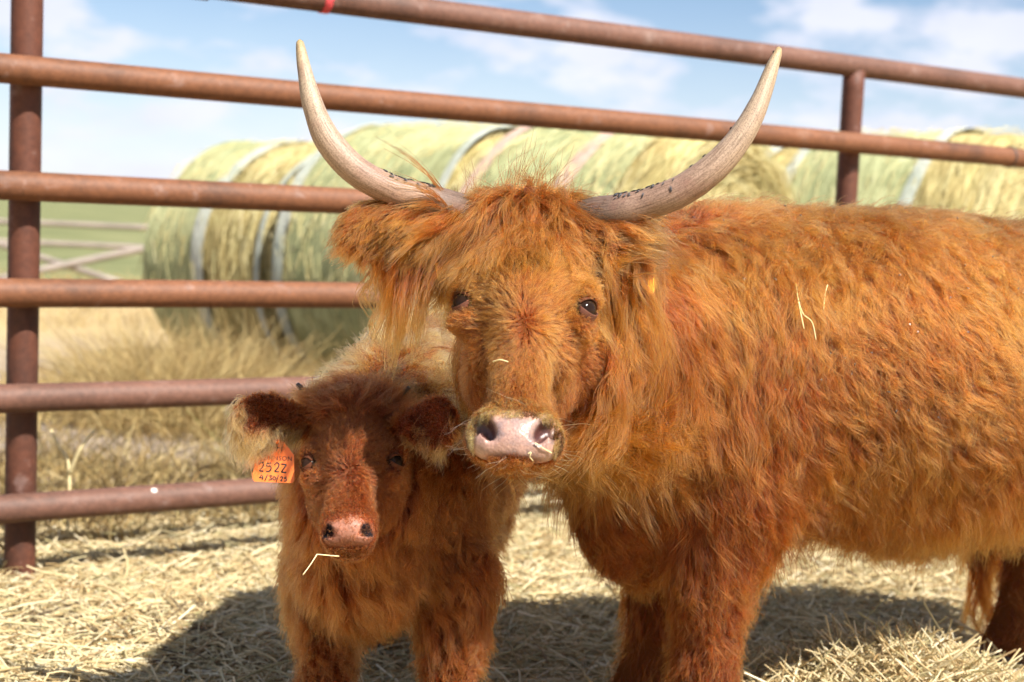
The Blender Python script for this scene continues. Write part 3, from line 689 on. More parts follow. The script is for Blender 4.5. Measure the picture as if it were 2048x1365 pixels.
for s in (-1, 1): E(s * 0.041, 0.398, -0.036, 0.029, 0.038, 0.034, 0.012)
E(0, 0.395, -0.098, 0.050, 0.030, 0.042, 0.012)
E(0, 0.436, -0.072, 0.062, 0.0045, 0.03, 0.008, 0, True)            # mouth line
for s in (-1, 1):
    E(s * 0.044, 0.397, -0.004, 0.0125, 0.024, 0.030, 0.005, s * 0.55, True)     # nostril
    E(s * 0.036, 0.412, -0.002, 0.010, 0.0085, 0.028, 0.005, 0, True)
    E(s * 0.060, 0.386, -0.016, 0.010, 0.026, 0.024, 0.005, s * 0.15, True)
    f.ell(H(s * 0.099 * hl, 0.150 * hl, -0.040 * hl), np.array([0.0215, 0.017, 0.022]) * hl, 0.004, H.R, True)   # eye opening
# ears: left one stands out level, right one swings back
earL = [P(880, 452, 2.30), P(815, 458, 2.27), P(755, 452, 2.25), P(722, 450, 2.25)]
earR = [P(1215, 462, 2.31), P(1255, 485, 2.35), P(1290, 510, 2.40), P(1305, 528, 2.44)]
for pts in (earL, earR):
    ea = unit(pts[-1] - pts[0]); en = unit(np.cross(ea, UPV)); ev = np.cross(en, ea)
    f.cone(pts[0], pts[1], 0.026, 0.03, 0.02)
    f.ell((pts[1] + pts[2]) / 2, (0.072, 0.036, 0.012), 0.02, np.stack([ea, ev, en]))
EYES = [H(s * 0.0955 * hl, 0.150 * hl, -0.0490 * hl) for s in (-1, 1)]

def cow_colour(V):
    l = H.loc(V) / hl; c = np.tile(np.array([0.12, 0.042, 0.014]), (len(V), 1))
    head = (l[:, 1] > 0.30) & (np.abs(l[:, 0]) < 0.12) & (l[:, 2] > -0.14) & (V[:, 1] < 2.3)
    pad = head * sstep(0.366, 0.374, l[:, 1] + 0.06 * np.abs(l[:, 0])) * sstep(-0.052, -0.044, l[:, 2]) * (1 - sstep(0.434, 0.442, l[:, 1]))
    grey = np.clip(0.5 + snoise(V, 160, 2) * 0.6 + snoise(V, 420, 5) * 0.5 - np.abs(l[:, 0]) * 14, 0, 1)[:, None]
    pk = np.array([0.36, 0.225, 0.180]) * (1 - grey * 0.75) + np.array([0.15, 0.125, 0.13]) * grey * 0.75
    c = c * (1 - pad[:, None]) + pk * pad[:, None]
    for s in (-1, 1):
        q = np.linalg.norm((l - np.array([s * 0.046, 0.398, -0.020])) / np.array([0.021, 0.026, 0.03]), axis=1)
        dn = (1 - sstep(0.70, 1.10, q)) * sstep(0.008, 0.018, -l[:, 2]) * head
        c = c * (1 - dn[:, None]) + np.array([0.07, 0.025, 0.022]) * dn[:, None]
        cr = head * np.exp(-((np.linalg.norm((l - np.array([s * 0.064, 0.395, -0.03])) / np.array([0.010, 0.034, 0.03]), axis=1)) ** 2)) * (snoise(V, 300, 8) > -0.4)
        c = c * (1 - 0.6 * cr[:, None]) + np.array([0.06, 0.065, 0.025]) * 0.6 * cr[:, None]
        e = np.linalg.norm(l - np.array([s * 0.094, 0.150, -0.046]), axis=1); em = (1 - sstep(0.028, 0.036, e)) * (V[:, 1] < 2.35)
        c = c * (1 - em[:, None]) + np.array([0.075, 0.035, 0.025]) * em[:, None]
    ud = np.exp(-(np.linalg.norm((V - B(BL - 0.16, 0, 0.36)) / np.array([0.12, 0.12, 0.06]), axis=1)) ** 2)[:, None]
    return c * (1 - ud) + np.array([0.45, 0.24, 0.19]) * ud, np.clip(pad + 0.0, 0, 1)

cow = tag(empty('cow', (S2[0], S2[1], 0)), 'shaggy red highland cow with wide pale upturned horns, facing out of the pen', 'cow')
body, CV, CQ = skin_mesh('body', f, M_SKIN, cow, cow_colour)
FC = f
print('cow mesh', len(CV), round(time.time() - T0, 1))
def cow_regions(p):
    l = H.loc(p) / hl
    head = (l[:, 1] < 0.50) & (l[:, 1] > -0.06) & (np.abs(l[:, 0]) < 0.135) & (l[:, 2] > -0.19 - 0.0 * l[:, 1]) & (p[:, 1] < 2.42)
    de = np.minimum(*[np.min([np.linalg.norm(p - q, axis=1) for q in spline(e, 9)], axis=0) for e in (earL, earR)])
    ear = (de < 0.055) & (np.abs(l[:, 0]) > 0.10)
    return l, head & ~ear, ear
def body_ab(p):
    q = p - np.array([S2[0], S2[1], 0]); return q @ E1, q @ E2, p[:, 2]
def coat_dens(p):
    l, hd, ear = cow_regions(p); a, s, z = body_ab(p)
    d = np.where(hd | ear, 0.0, 1.0) * np.where(s > -0.05, 1.0, 0.16) * np.where(a > 0.95, 0.5, 1.0) * np.where(z < 0.16, 0.6, 1.0)
    ud = np.linalg.norm((p - B(BL - 0.16, 0, 0.37)) / np.array([0.1, 0.1, 0.055]), axis=1) < 1
    return d * np.where(ud, 0.03, 1)
def coat_comb(p):
    a, s, z = body_ab(p); low = sstep(0.85, 0.45, z)[:, None]; neck = sstep(0.12, -0.15, a)[:, None]
    t = E1 * (0.75 - 0.35 * low - 0.35 * neck) + ZD * (0.40 + 0.65 * low + 0.45 * neck)
    t = t + E2 * (0.08 * np.sign(s)[:, None] * sstep(0.75, 0.98, z)[:, None])
    leg = sstep(0.36, 0.28, z)[:, None]
    return t * (1 - leg) + (ZD + E1 * 0.12) * leg
def coat_len(p):
    a, s, z = body_ab(p)
    L = 0.082 + 0.018 * sstep(0.8, 0.5, z) + 0.012 * sstep(0.10, -0.12, a) * sstep(1.0, 0.8, z)
    L = L * (1 - 0.45 * sstep(-0.10, -0.20, a) * sstep(0.62, 0.50, z))
    L = L * (1 - 0.20 * sstep(0.90, 0.98, z) * sstep(-0.1, 0.1, a))
    L = L * (1 - 0.50 * sstep(0.46, 0.36, z) * ((a < 0.12) | (a > 0.75))); L = L * (1 - 0.25 * sstep(0.8, 1.0, a))
    return L * (1 + 0.25 * snoise(p, 6, 4))
rng = np.random.RandomState(21)
N = int(270000 * DENS); K = 8
roots = sample(CV, CQ, N, coat_dens, rng)
pts, tint = grow(f, roots, coat_comb, coat_len, 0.26, rng, ratio=22, K=K, droop=0.14, wander=0.62, wscale=7, wave=0.010, wfreq=0.9, clump=0.50, cpow=0.8, frizz=0.0055, loft=0.010)
def sun_shade_tint(p): return 0.42 * sstep(0.80, 0.96, p[:, 2]) - 0.48 * sstep(0.66, 0.40, p[:, 2]) - 0.16 * sstep(0.02, -0.14, body_ab(p)[0]) * sstep(0.95, 0.8, p[:, 2])  # light painted into the tint: sunlit back paler, shaded belly and neck darker
strands('body_coat', pts, taper(N, K, 0.00046, 0.00018, rng), M_COAT, cow, np.clip(tint + sun_shade_tint(roots), 0, 1))
# looser long locks over neck, shoulder and flank
n2_ = int(22000 * DENS)
roots = sample(CV, CQ, n2_, lambda p: coat_dens(p) * (body_ab(p)[1] > -0.06) * (body_ab(p)[2] > 0.33) * (1 + 2.0 * (body_ab(p)[0] < 0.15)), rng)
pts, tint = grow(f, roots, coat_comb, lambda p: coat_len(p) * 1.2 + 0.01, 0.36, rng, ratio=20, K=11, droop=0.24, wander=0.60, wscale=7, wave=0.015, wfreq=1.1, clump=0.80, cpow=0.6, frizz=0.006, loft=0.020)
strands('long_locks', pts, taper(n2_, 11, 0.00045, 0.00018, rng), M_COAT, cow, np.clip(tint + 0.22 + sun_shade_tint(roots), 0, 1))

# face
UW = 0.218                                                            # whorl, down the face
def face_dens(p):
    l, hd, ear = cow_regions(p); d = np.where(hd, 1.0, 0)
    pad = sstep(0.364, 0.372, l[:, 1] + 0.06 * np.abs(l[:, 0])) * sstep(-0.054, -0.046, l[:, 2]) * (1 - sstep(0.436, 0.444, l[:, 1]))
    d = d * (1 - pad)
    for e in EYES: d = d * (np.linalg.norm(p - e, axis=1) > 0.0255 * hl)
    return d * (1 + 0.8 * (l[:, 1] < 0.3))
def face_comb(p):
    l = H.loc(p) / hl; x, u = l[:, 0], l[:, 1]
    du = u - UW; r = np.hypot(x, du) + 1e-4
    tx = np.where(du < 0, x / (r + 0.02) * 1.1, x / (r + 0.02) * np.exp(-du / 0.06)); tu = np.clip(du / 0.05, -0.75, 1.0) + 0.55 * sstep(0.02, 0.10, np.abs(x)) + 0.08
    tx = tx + np.where(u > 0.33, x * 10, 0)
    t = H.x * tx[:, None] + H.u * tu[:, None]
    return t
def face_len(p):
    l = H.loc(p) / hl; u = l[:, 1]; L = 0.030 - 0.008 * sstep(0.19, 0.27, u) - 0.011 * sstep(0.30, 0.37, u)
    L = L * np.where(l[:, 2] < -0.11, 0.9, 1.0) * (1 + 0.9 * sstep(0.12, 0.03, u))
    for e in EYES: L = L * (0.35 + 0.65 * sstep(0.025, 0.06, np.linalg.norm(p - e, axis=1)))
    return L
N = int(115000 * DENS); K = 7
roots = sample(CV, CQ, N, face_dens, rng)
pts, tint = grow(f, roots, face_comb, face_len, 0.18, rng, ratio=8, K=K, droop=0.02, follow=0.6, wander=0.34, wscale=34, wave=0.002, wfreq=0.8, clump=0.20, frizz=0.0022, loft=0.003)
lf_ = H.loc(roots) / hl; strands('face_hair', pts, taper(N, K, 0.00036, 0.00016, rng), M_FACE, cow, np.clip(tint + 0.08 - 0.50 * sstep(0.038, 0.066, np.abs(lf_[:, 0])) * sstep(0.12, 0.19, lf_[:, 1]), 0, 1))
# forelock: long hair from the poll falling to both sides, wisps standing up
def fl_dens(p):
    l = H.loc(p) / hl; return np.where((l[:, 1] < 0.045) & (l[:, 1] > -0.09) & (np.abs(l[:, 0]) < 0.13) & (l[:, 2] > -0.15), 1.0, 0)
def fl_comb(p):
    l = H.loc(p) / hl; x = l[:, 0] - 0.025; tx = np.clip(x * 14, -1.2, 1.0) + 0.5 * snoise(p, 22, 2)
    return H.x * tx[:, None] + H.u * ((0.62 + 0.25 * snoise(p, 30, 6)) * (1 - 0.85 * sstep(0.055, 0.11, np.abs(l[:, 0]))) )[:, None] + H.w * 0.15
N = int(16000 * DENS); K = 11
roots = sample(CV, CQ, N, lambda p: fl_dens(p) * np.where(H.loc(p)[:, 0] < 0.02, 1.0, 0.55), rng)
pts, tint = grow(f, roots, fl_comb, lambda p: (0.105 + 0.04 * snoise(p, 25, 6)) * np.where(H.loc(p)[:, 0] < 0.02, 1.0, 0.75), 0.30, rng, ratio=24, K=K, droop=0.12, wander=0.45, wscale=16, wave=0.009, wfreq=0.9, clump=0.80, cpow=0.6, frizz=0.005, loft=0.012)
strands('forelock', pts, taper(N, K, 0.0005, 0.0002, rng), M_FACE, cow, tint)
N = int(650 * DENS)
roots = sample(CV, CQ, N, lambda p: fl_dens(p) * (H.loc(p)[:, 1] < -0.03), rng)
pts, tint = grow(f, roots, lambda p: H.x * (0.55 + 2.5 * H.loc(p)[:, [0]]) - H.u * 0.8, lambda p: 0.060 + 0.04 * snoise(p, 40, 2), 1.0, rng, ratio=16, K=11, droop=-0.03, wander=0.6, wscale=20, wave=0.012, wfreq=0.8, clump=0.75, frizz=0.009, loft=0.02, keep=False)
strands('crown_wisps', pts, taper(N, 11, 0.0004, 0.00015, rng), M_FACE, cow, tint)
# ears
def ear_dens(p): return cow_regions(p)[2] * np.where((p[:, 0] < H.O[0]) & (p[:, 0] > P(850, 450, 2.28)[0]), 0.3, 1.0)
def ear_comb(p):
    left = (p[:, 0] < H.O[0])[:, None]; ax = np.where(left, unit(earL[-1] - earL[0]), unit(earR[-1] - earR[0]))
    return ax * 0.8 + ZD * np.where(left, 0.30, 0.9)
N = int(20000 * DENS); K = 10
roots = sample(CV, CQ, N, ear_dens, rng)
def ear_len(p):
    L = 0.050 + 0.035 * sstep(-0.2, 0.8, snoise(p, 30, 3)); return L * np.where(p[:, 0] > H.O[0], 1.05, 1.0)
pts, tint = grow(f, roots, ear_comb, ear_len, 0.35, rng, ratio=20, K=K, droop=0.16, wander=0.22, wscale=18, wave=0.006, wfreq=0.8, clump=0.66, frizz=0.004, loft=0.006)
strands('ear_hair', pts, taper(N, K, 0.00045, 0.00018, rng), M_COAT, cow, tint)
N = int(3600 * DENS)
roots = sample(CV, CQ, N, lambda p: ear_dens(p) * ((p[:, 2] < P(800, 470, 2.27)[2]) | (p[:, 0] > H.O[0])), rng)
pts, tint = grow(f, roots, lambda p: ear_comb(p) * 0.5 + ZD + RGT * np.where(p[:, 0] < H.O[0], 0.35, -0.2)[:, None], lambda p: 0.155 + 0.075 * snoise(p, 50, 8), 0.3, rng, ratio=36, K=14, droop=0.50, wander=0.3, wave=0.012, wfreq=1.0, clump=0.90, cpow=0.5, frizz=0.004, loft=0.01)
strands('ear_fringe', pts, taper(N, 14, 0.0005, 0.0002, rng), M_COAT, cow, tint)
# pale stained fuzz along the rim of the nose pad
def rim(p):
    l = H.loc(p) / hl; q = l[:, 1] + 0.06 * np.abs(l[:, 0]); top = (q > 0.345) & (q < 0.384) & (l[:, 2] > -0.07); sd = (np.abs(l[:, 0]) > 0.060) & (l[:, 1] > 0.345) & (l[:, 1] < 0.425) & (l[:, 2] > -0.075)
    return (top | sd) * cow_regions(p)[1] * 1.0
N = int(6000 * DENS); roots = sample(CV, CQ, N, rim, rng)
pts, tint = grow(f, roots, lambda p: H.u * 1.0 + H.x * (H.loc(p)[:, [0]] * 8), lambda p: 0.0065 + 0 * p[:, 0], 0.5, rng, ratio=6, K=5, droop=0.02, wander=0.3, wave=0.0, clump=0.2, frizz=0.0012, loft=0.002)
M_FUZZ = mat_hair('muzzle_fuzz', (0.10, 0.055, 0.012), (0.24, 0.135, 0.036), (0.34, 0.215, 0.07), 0.15)
strands('muzzle_fuzz', pts, taper(N, 5, 0.0004, 0.0002, rng), M_FUZZ, cow, np.clip(0.55 + 0.7 * snoise(roots, 90, 4), 0, 1))
# whiskers round the muzzle
N = 44; roots = sample(CV, CQ, N, lambda p: face_dens(p) * (H.loc(p)[:, 1] / hl > 0.35), rng)
pts, tint = grow(f, roots, lambda p: H.x * np.sign(H.loc(p)[:, [0]]) + H.u * 0.3, lambda p: 0.045 + 0 * p[:, 0], 0.9, rng, ratio=2, K=6, droop=0.06, wander=0.2, wave=0.002, clump=0.0, frizz=0.004, keep=False)
strands('whiskers', pts, taper(N, 6, 0.0003, 0.00012, rng), M_WHISK, cow, tint)
# tail switch
tp = tl[7:]; N = int(1700 * DENS); i = rng.randint(0, len(tp), N); roots = tp[i] + rng.normal(0, 0.018, (N, 3)); order = rng.permutation(N); roots = roots[order]
pts, tint = grow(f, roots, lambda p: ZD * 1.0 - E1 * 0.05, lambda p: 0.23 + 0.07 * snoise(p, 40, 3), 0.1, rng, ratio=50, K=14, droop=0.6, wander=0.2, wave=0.03, wfreq=1.1, clump=0.93, cpow=0.5, frizz=0.004, keep=False)
strands('tail_switch', pts, taper(N, 14, 0.0007, 0.0003, rng), M_COAT, cow, tint * 0.5)

# horns
def mat_horn():
    m, nt, b = new_mat('horn'); at = nd(nt, 'ShaderNodeAttribute'); at.attribute_name = 'along'
    t = nd(nt, 'ShaderNodeTexCoord'); uv = nd(nt, 'ShaderNodeAttribute'); uv.attribute_name = 'strk'
    n = noise_node(nt, uv.outputs['Vector'], 5.0, 8, 0.72, (1.6, 7.0, 7.0)); n2 = noise_node(nt, t.outputs['Object'], 22, 5, 0.6); n3 = noise_node(nt, t.outputs['Object'], 420, 3, 0.6)
    c = ramp_node(nt, [(0.0, (0.09, 0.06, 0.045)), (0.14, (0.15, 0.10, 0.075)), (0.22, (0.22, 0.14, 0.10)), (0.40, (0.28, 0.185, 0.135)), (0.55, (0.34, 0.25, 0.18)), (0.75, (0.38, 0.30, 0.21)), (0.93, (0.36, 0.27, 0.14)), (1.0, (0.34, 0.24, 0.10))], at.outputs['Fac']).outputs[0]
    s = ramp_node(nt, [(0.34, (0.42, 0.33, 0.28)), (0.50, (0.95, 0.92, 0.9)), (0.66, (1.25, 1.25, 1.22))], n.outputs['Fac']).outputs[0]
    c = mixrgb(nt, 1.0, c, s, 'MULTIPLY')
    p = ramp_node(nt, [(0.52, (0, 0, 0)), (0.68, (1, 1, 1))], n2.outputs['Fac']).outputs[0]
    c = mixrgb(nt, mixrgb(nt, 0.45, (0, 0, 0), p), c, (0.20, 0.095, 0.07))
    d = ramp_node(nt, [(0.40, (0.35, 0.3, 0.28)), (0.52, (1, 1, 1))], n3.outputs['Fac']).outputs[0]
    c = mixrgb(nt, 0.5, c, d, 'MULTIPLY')
    nt.links.new(c, b.inputs['Base Color']); b.inputs['Roughness'].default_value = 0.5; b.inputs['Specular IOR Level'].default_value = 0.4
    bump(nt, b, n.outputs['Fac'], 0.35, 0.002)
    return m
M_HORN = mat_horn()
def horn(pp, parent):
    """rows: px, py, depth, width in px"""
    c = np.array([[*P(a, b_, d), w / F_PX * d / 2] for a, b_, d, w in pp]); c = spline(c, 60); c[-1, 3] = 0.0015; c[-2, 3] = max(c[-2, 3] * 0.75, 0.003)
    cc = c[:, :3]; r = c[:, 3] * (1 + 0.02 * snoise(cc, 60, 3) + 0.012 * snoise(cc, 160, 4)); seg = 28
    V, Fc = tube(cc, r, seg); o = mesh('horn', V, Fc, M_HORN, parent)
    s = np.repeat(np.linspace(0, 1, len(c)), seg).astype(np.float32); a = o.data.attributes.new('along', 'FLOAT', 'POINT'); a.data.foreach_set('value', s)
    ang = np.tile(np.arange(seg) / seg * 2 * math.pi, len(c)); k = o.data.attributes.new('strk', 'FLOAT_VECTOR', 'POINT')
    k.data.foreach_set('vector', np.stack([s * 1.6, np.cos(ang) * 0.35, np.sin(ang) * 0.35], 1).astype(np.float32).ravel())
    return o, cc, r
HL = [(935, 425, 2.32, 64), (890, 412, 2.295, 68), (838, 398, 2.27, 64), (783, 381, 2.25, 60), (712, 342, 2.23, 60), (657, 282, 2.22, 55), (627, 214, 2.22, 44), (609, 140, 2.23, 29), (602, 100, 2.235, 20), (599, 80, 2.24, 12)]
HR = [(1160, 432, 2.325, 66), (1205, 428, 2.305, 72), (1247, 421, 2.29, 68), (1296, 408, 2.28, 63), (1355, 386, 2.265, 63), (1408, 352, 2.255, 62), (1455, 308, 2.25, 56), (1493, 256, 2.25, 48), (1522, 197, 2.255, 38), (1545, 133, 2.265, 26), (1555, 108, 2.27, 17), (1558, 95, 2.275, 10)]
hornL = horn(HL, cow); hornR = horn(HR, cow)
for e in EYES: ball('eye', e, 0.0215 * hl, M_EYE, cow, H.R)
def eyelids(e, r, fr, s, parent, mat_up, mat_lo):
    out_ = unit(fr.x * s * 0.75 + fr.w * 0.66); tx = fr.x * s - fr.u * 0.28 - fr.w * 0.6; tx = unit(tx - out_ * (tx @ out_)); ty = np.cross(out_, tx); ty = ty if ty @ fr.u < 0 else -ty     # ty up the brow
    for nm, sg, hgt, mt in (('upper_eyelid', 1, 0.46, mat_up), ('lower_eyelid', -1, 0.70, mat_lo)):
        V = []; Fc = []; na, nb = 19, 7
        for a in np.linspace(-0.97, 0.97, na):
            yl = sg * hgt * (1 - a * a) ** 0.7 + 0.04; ye = sg * math.sqrt(1 - a * a) * 1.05
            for t in np.linspace(0, 1, nb):
                y = yl + (ye - yl) * t; k = 1.15 + 0.06 * (t == 0); z2 = k - a * a - y * y; V.append(e + (tx * a * 1.04 + ty * y + out_ * math.sqrt(max(0.02, z2))) * r)
        for i in range(na - 1):
            for k in range(nb - 1): q = (i * nb + k, i * nb + k + 1, (i + 1) * nb + k + 1, (i + 1) * nb + k); Fc.append(q if sg > 0 else q[::-1])
        o = mesh(nm, V, Fc, mt, parent); md = o.modifiers.new('thick', 'SOLIDIFY'); md.thickness = 0.10 * r; md.offset = -0.5
M_LID = mat_plain('dark_eyelid', (0.085, 0.030, 0.015), 0.8, 0.08, vscale=120); M_LIDP = mat_plain('brown_eyelid', (0.11, 0.042, 0.026), 0.7, 0.15, vscale=120)
for e, s in zip(EYES, (-1, 1)): eyelids(e, 0.0215 * hl, H, s, cow, M_LID, M_LIDP)
# yellow ear tag
M_YEL = mat_plain('yellow_plastic', (0.72, 0.50, 0.06), 0.4, vscale=30)
def tag_plate(pts, th, mat, name, parent, nrm_v):
    """flat plate with an outline, thickness th along nrm_v"""
    n = len(pts); V = [np.asarray(p) + nrm_v * th / 2 for p in pts] + [np.asarray(p) - nrm_v * th / 2 for p in pts]
    Fc = [tuple(range(n)), tuple(range(2 * n - 1, n - 1, -1))] + [(i, i + n, (i + 1) % n + n, (i + 1) % n) for i in range(n)]
    return mesh(name, V, Fc, mat, parent, False)
yt = [P(1301, 525, 2.335), P(1306, 545, 2.33), P(1308, 584, 2.315), P(1296, 589, 2.30), P(1296, 560, 2.31), P(1298, 525, 2.33)]
tag_plate(yt, 0.002, M_YEL, 'ear_tag', cow, unit(np.cross(yt[1] - yt[0], yt[3] - yt[0])))
print('cow done', round(time.time() - T0, 1))

# =========================================================== calf
HC = Frame(P(706, 782, 2.46), P(692, 1062, 2.29)); cl_ = HC.L / 0.29
C2 = np.array([(778 - 1024) / F_PX * 2.66, 2.66]); R2 = np.array([(925 - 1024) / F_PX * 3.12, 3.12])
G1 = np.array([*unit(R2 - C2), 0]); G2 = np.array([G1[1], -G1[0], 0]); CB = np.linalg.norm(R2 - C2)
def Bc(a, s, z): return np.array([C2[0], C2[1], 0]) + G1 * a + G2 * s + np.array([0, 0, z])
RC = np.stack([G1, G2, [0, 0, 1.0]])
f = Form((-0.75, 2.1, -0.03), (0.25, 3.55, 0.92), (HC.O[0] - 0.22, 2.16, 0.40), (HC.O[0] + 0.22, 2.62, 0.76), 0.014, 0.0055)
f.ell(Bc(0.05, 0, 0.50), (0.21, 0.132, 0.195), 0.06, RC)
f.ell(Bc(0.30, 0, 0.52), (0.30, 0.165, 0.185), 0.07, RC)
f.ell(Bc(CB, 0, 0.60), (0.19, 0.145, 0.19), 0.07, RC)
f.ell(Bc(0.32, 0, 0.69), (0.34, 0.095, 0.085), 0.06, RC)
f.ell(Bc(-0.10, 0, 0.42), (0.10, 0.11, 0.15), 0.06, RC)
f.cone(Bc(0.0, 0, 0.56), HC(0, 0.09, -0.13), 0.135, 0.085, 0.06)
f.cone(Bc(-0.08, 0, 0.46), HC(0, 0.16, -0.13), 0.10, 0.055, 0.05)
for s, kx in ((1, 0.0), (-1, -0.02)):
    sp = 0.118
    f.ell(Bc(0.0 + kx, 0.105 * s + 0.02, 0.46), (0.09, 0.055, 0.15), 0.05, RC)
    f.cone(Bc(-0.02 + kx, sp * s + 0.03, 0.34), Bc(-0.03 + kx, sp * s + 0.035, 0.20), 0.062, 0.044, 0.04); f.cone(Bc(-0.03 + kx, sp * s + 0.035, 0.20), Bc(-0.03 + kx, sp * s + 0.035, 0.03), 0.040, 0.036, 0.02)
    f.ell(Bc(CB + 0.02, 0.085 * s - 0.05, 0.44), (0.11, 0.065, 0.14), 0.05, RC)
    f.cone(Bc(CB, sp * 0.75 * s - 0.07, 0.36), Bc(CB + 0.10, sp * 0.7 * s - 0.10, 0.23), 0.062, 0.04, 0.04); f.cone(Bc(CB + 0.10, sp * 0.7 * s - 0.10, 0.23), Bc(CB + 0.06, sp * 0.7 * s - 0.11, 0.03), 0.036, 0.034, 0.02)
tlc = spline([Bc(CB + 0.17, 0, 0.68), Bc(CB + 0.24, 0, 0.58), Bc(CB + 0.26, 0, 0.40), Bc(CB + 0.25, 0.01, 0.26)], 8)
for i in range(7): f.cone(tlc[i], tlc[i + 1], 0.024 - 0.002 * i, 0.022 - 0.002 * i, 0.015)
def E(x, u, w, rx, ru, rw, k=0.02, ang=0, sub=False): f.ell(HC(x * cl_, u * cl_, w * cl_), np.array([rx, ru, rw]) * cl_, k, rotx(HC.R, ang), sub)
E(0, 0.050, -0.078, 0.078, 0.070, 0.080, 0.03)
E(0, -0.002, -0.070, 0.072, 0.040, 0.050, 0.03)
E(0, 0.115, -0.070, 0.080, 0.065, 0.066, 0.03)
f.cone(HC(0, 0.11 * cl_, -0.055 * cl_), HC(0, 0.25 * cl_, -0.045 * cl_), 0.047 * cl_, 0.034 * cl_, 0.022)
f.cone(HC(0, 0.10 * cl_, -0.125 * cl_), HC(0, 0.235 * cl_, -0.075 * cl_), 0.062 * cl_, 0.034 * cl_, 0.025)
for s in (-1, 1):
    E(s * 0.042, 0.145, -0.100, 0.032, 0.070, 0.052, 0.025)
    E(s * 0.067, 0.112, -0.046, 0.022, 0.022, 0.022, 0.015)
    E(s * 0.067, 0.150, -0.048, 0.018, 0.018, 0.019, 0.012)
E(0, 0.262, -0.050, 0.046, 0.044, 0.045, 0.015)
E(0, 0.272, -0.036, 0.036, 0.028, 0.028, 0.015)
for s in (-1, 1): E(s * 0.027, 0.277, -0.034, 0.016, 0.020, 0.021, 0.010)
E(0, 0.285, -0.060, 0.034, 0.020, 0.032, 0.010)
E(0, 0.302, -0.042, 0.042, 0.0035, 0.022, 0.006, 0, True)
for s in (-1, 1):
    E(s * 0.029, 0.283, -0.010, 0.0065, 0.0130, 0.022, 0.004, s * 1.0, True); E(s * 0.040, 0.273, -0.018, 0.0065, 0.0135, 0.018, 0.004, s * 0.45, True)
    f.ell(HC(s * 0.079 * cl_, 0.131 * cl_, -0.034 * cl_), np.array([0.016, 0.0125, 0.016]) * cl_, 0.003, HC.R, True)
cearL = [P(598, 838, 2.47), P(560, 838, 2.45), P(510, 822, 2.43), P(488, 812, 2.42)]
cearR = [P(806, 855, 2.44), P(840, 852, 2.40), P(890, 828, 2.36), P(915, 808, 2.34)]
for pts in (cearL, cearR):
    ea = unit(pts[-1] - pts[0]); en = unit(np.cross(ea, UPV)); ev = np.cross(en, ea)
    f.cone(pts[0], pts[1], 0.018, 0.022, 0.015); f.ell((pts[1] + pts[2]) / 2 - ev * 0.006, (0.054, 0.041, 0.010), 0.012, np.stack([ea, ev, en])); f.ell((pts[1] + pts[2]) / 2 - ev * 0.006 + (-en if en @ FWD > 0 else en) * 0.014, (0.040, 0.028, 0.010), 0.008, np.stack([ea, ev, en]), True)
CEYES = [HC(s * 0.0740 * cl_, 0.131 * cl_, -0.0400 * cl_) for s in (-1, 1)]
def calf_colour(V):
    l = HC.loc(V) / cl_; c = np.tile(np.array([0.085, 0.032, 0.014]), (len(V), 1)); head = (l[:, 1] > 0.2) & (np.abs(l[:, 0]) < 0.08) & (l[:, 2] > -0.11) & (V[:, 1] < 2.45)
    pad = head * sstep(0.238, 0.276, l[:, 1] + 0.08 * np.abs(l[:, 0])) * sstep(-0.050, -0.028, l[:, 2]) * (1 - 0.5 * sstep(0.284, 0.296, l[:, 1]))
    c = c * (1 - pad[:, None]) + (np.array([0.30, 0.135, 0.088]) + 0.05 * np.clip(snoise(V, 200, 3), -1, 1)[:, None] * np.array([1, 0.5, 0.4])) * pad[:, None]
    wet = pad.copy()
    for s in (-1, 1):
        q = np.linalg.norm((l - np.array([s * 0.036, 0.278, -0.020])) / np.array([0.0140, 0.0130, 0.020]), axis=1); dn = (1 - sstep(0.85, 1.1, q)) * head
        c = c * (1 - dn[:, None]) + np.array([0.015, 0.012, 0.014]) * dn[:, None]
        wet = wet * (1 - dn)
        e = np.linalg.norm(l - np.array([s * 0.0745, 0.131, -0.0405]), axis=1); em = (1 - sstep(0.02, 0.027, e)) * (V[:, 1] < 2.5)
        c = c * (1 - em[:, None]) + np.array([0.12, 0.05, 0.035]) * em[:, None]
    return c, np.clip(wet * 0.75, 0, 1)
calf = tag(empty('calf', (C2[0], C2[1], 0)), 'fluffy brown highland calf with orange ear tag standing beside the cow', 'calf')
cbody, KV, KQ = skin_mesh('body', f, M_SKIN, calf, calf_colour)
print('calf mesh', len(KV))
def calf_regions(p):
    l = HC.loc(p) / cl_
    head = (l[:, 1] < 0.34) & (l[:, 1] > -0.05) & (np.abs(l[:, 0]) < 0.10) & (l[:, 2] > -0.135) & (p[:, 1] < 2.58)
    de = np.minimum(*[np.min([np.linalg.norm(p - q, axis=1) for q in spline(e, 9)], axis=0) for e in (cearL, cearR)])
    ear = (de < 0.045) & (np.abs(l[:, 0]) > 0.085)
    return l, head & ~ear, ear
def cab(p): q = p - np.array([C2[0], C2[1], 0]); return q @ G1, q @ G2, p[:, 2]
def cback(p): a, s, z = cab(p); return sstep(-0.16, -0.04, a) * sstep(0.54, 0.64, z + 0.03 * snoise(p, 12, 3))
def ccoat_dens(p):
    l, hd, ear = calf_regions(p); a, s, z = cab(p); return np.where(hd | ear, 0.0, 1.0) * np.where(a > 0.3, 0.75, 1.0) * (1 - 0.8 * cback(p))
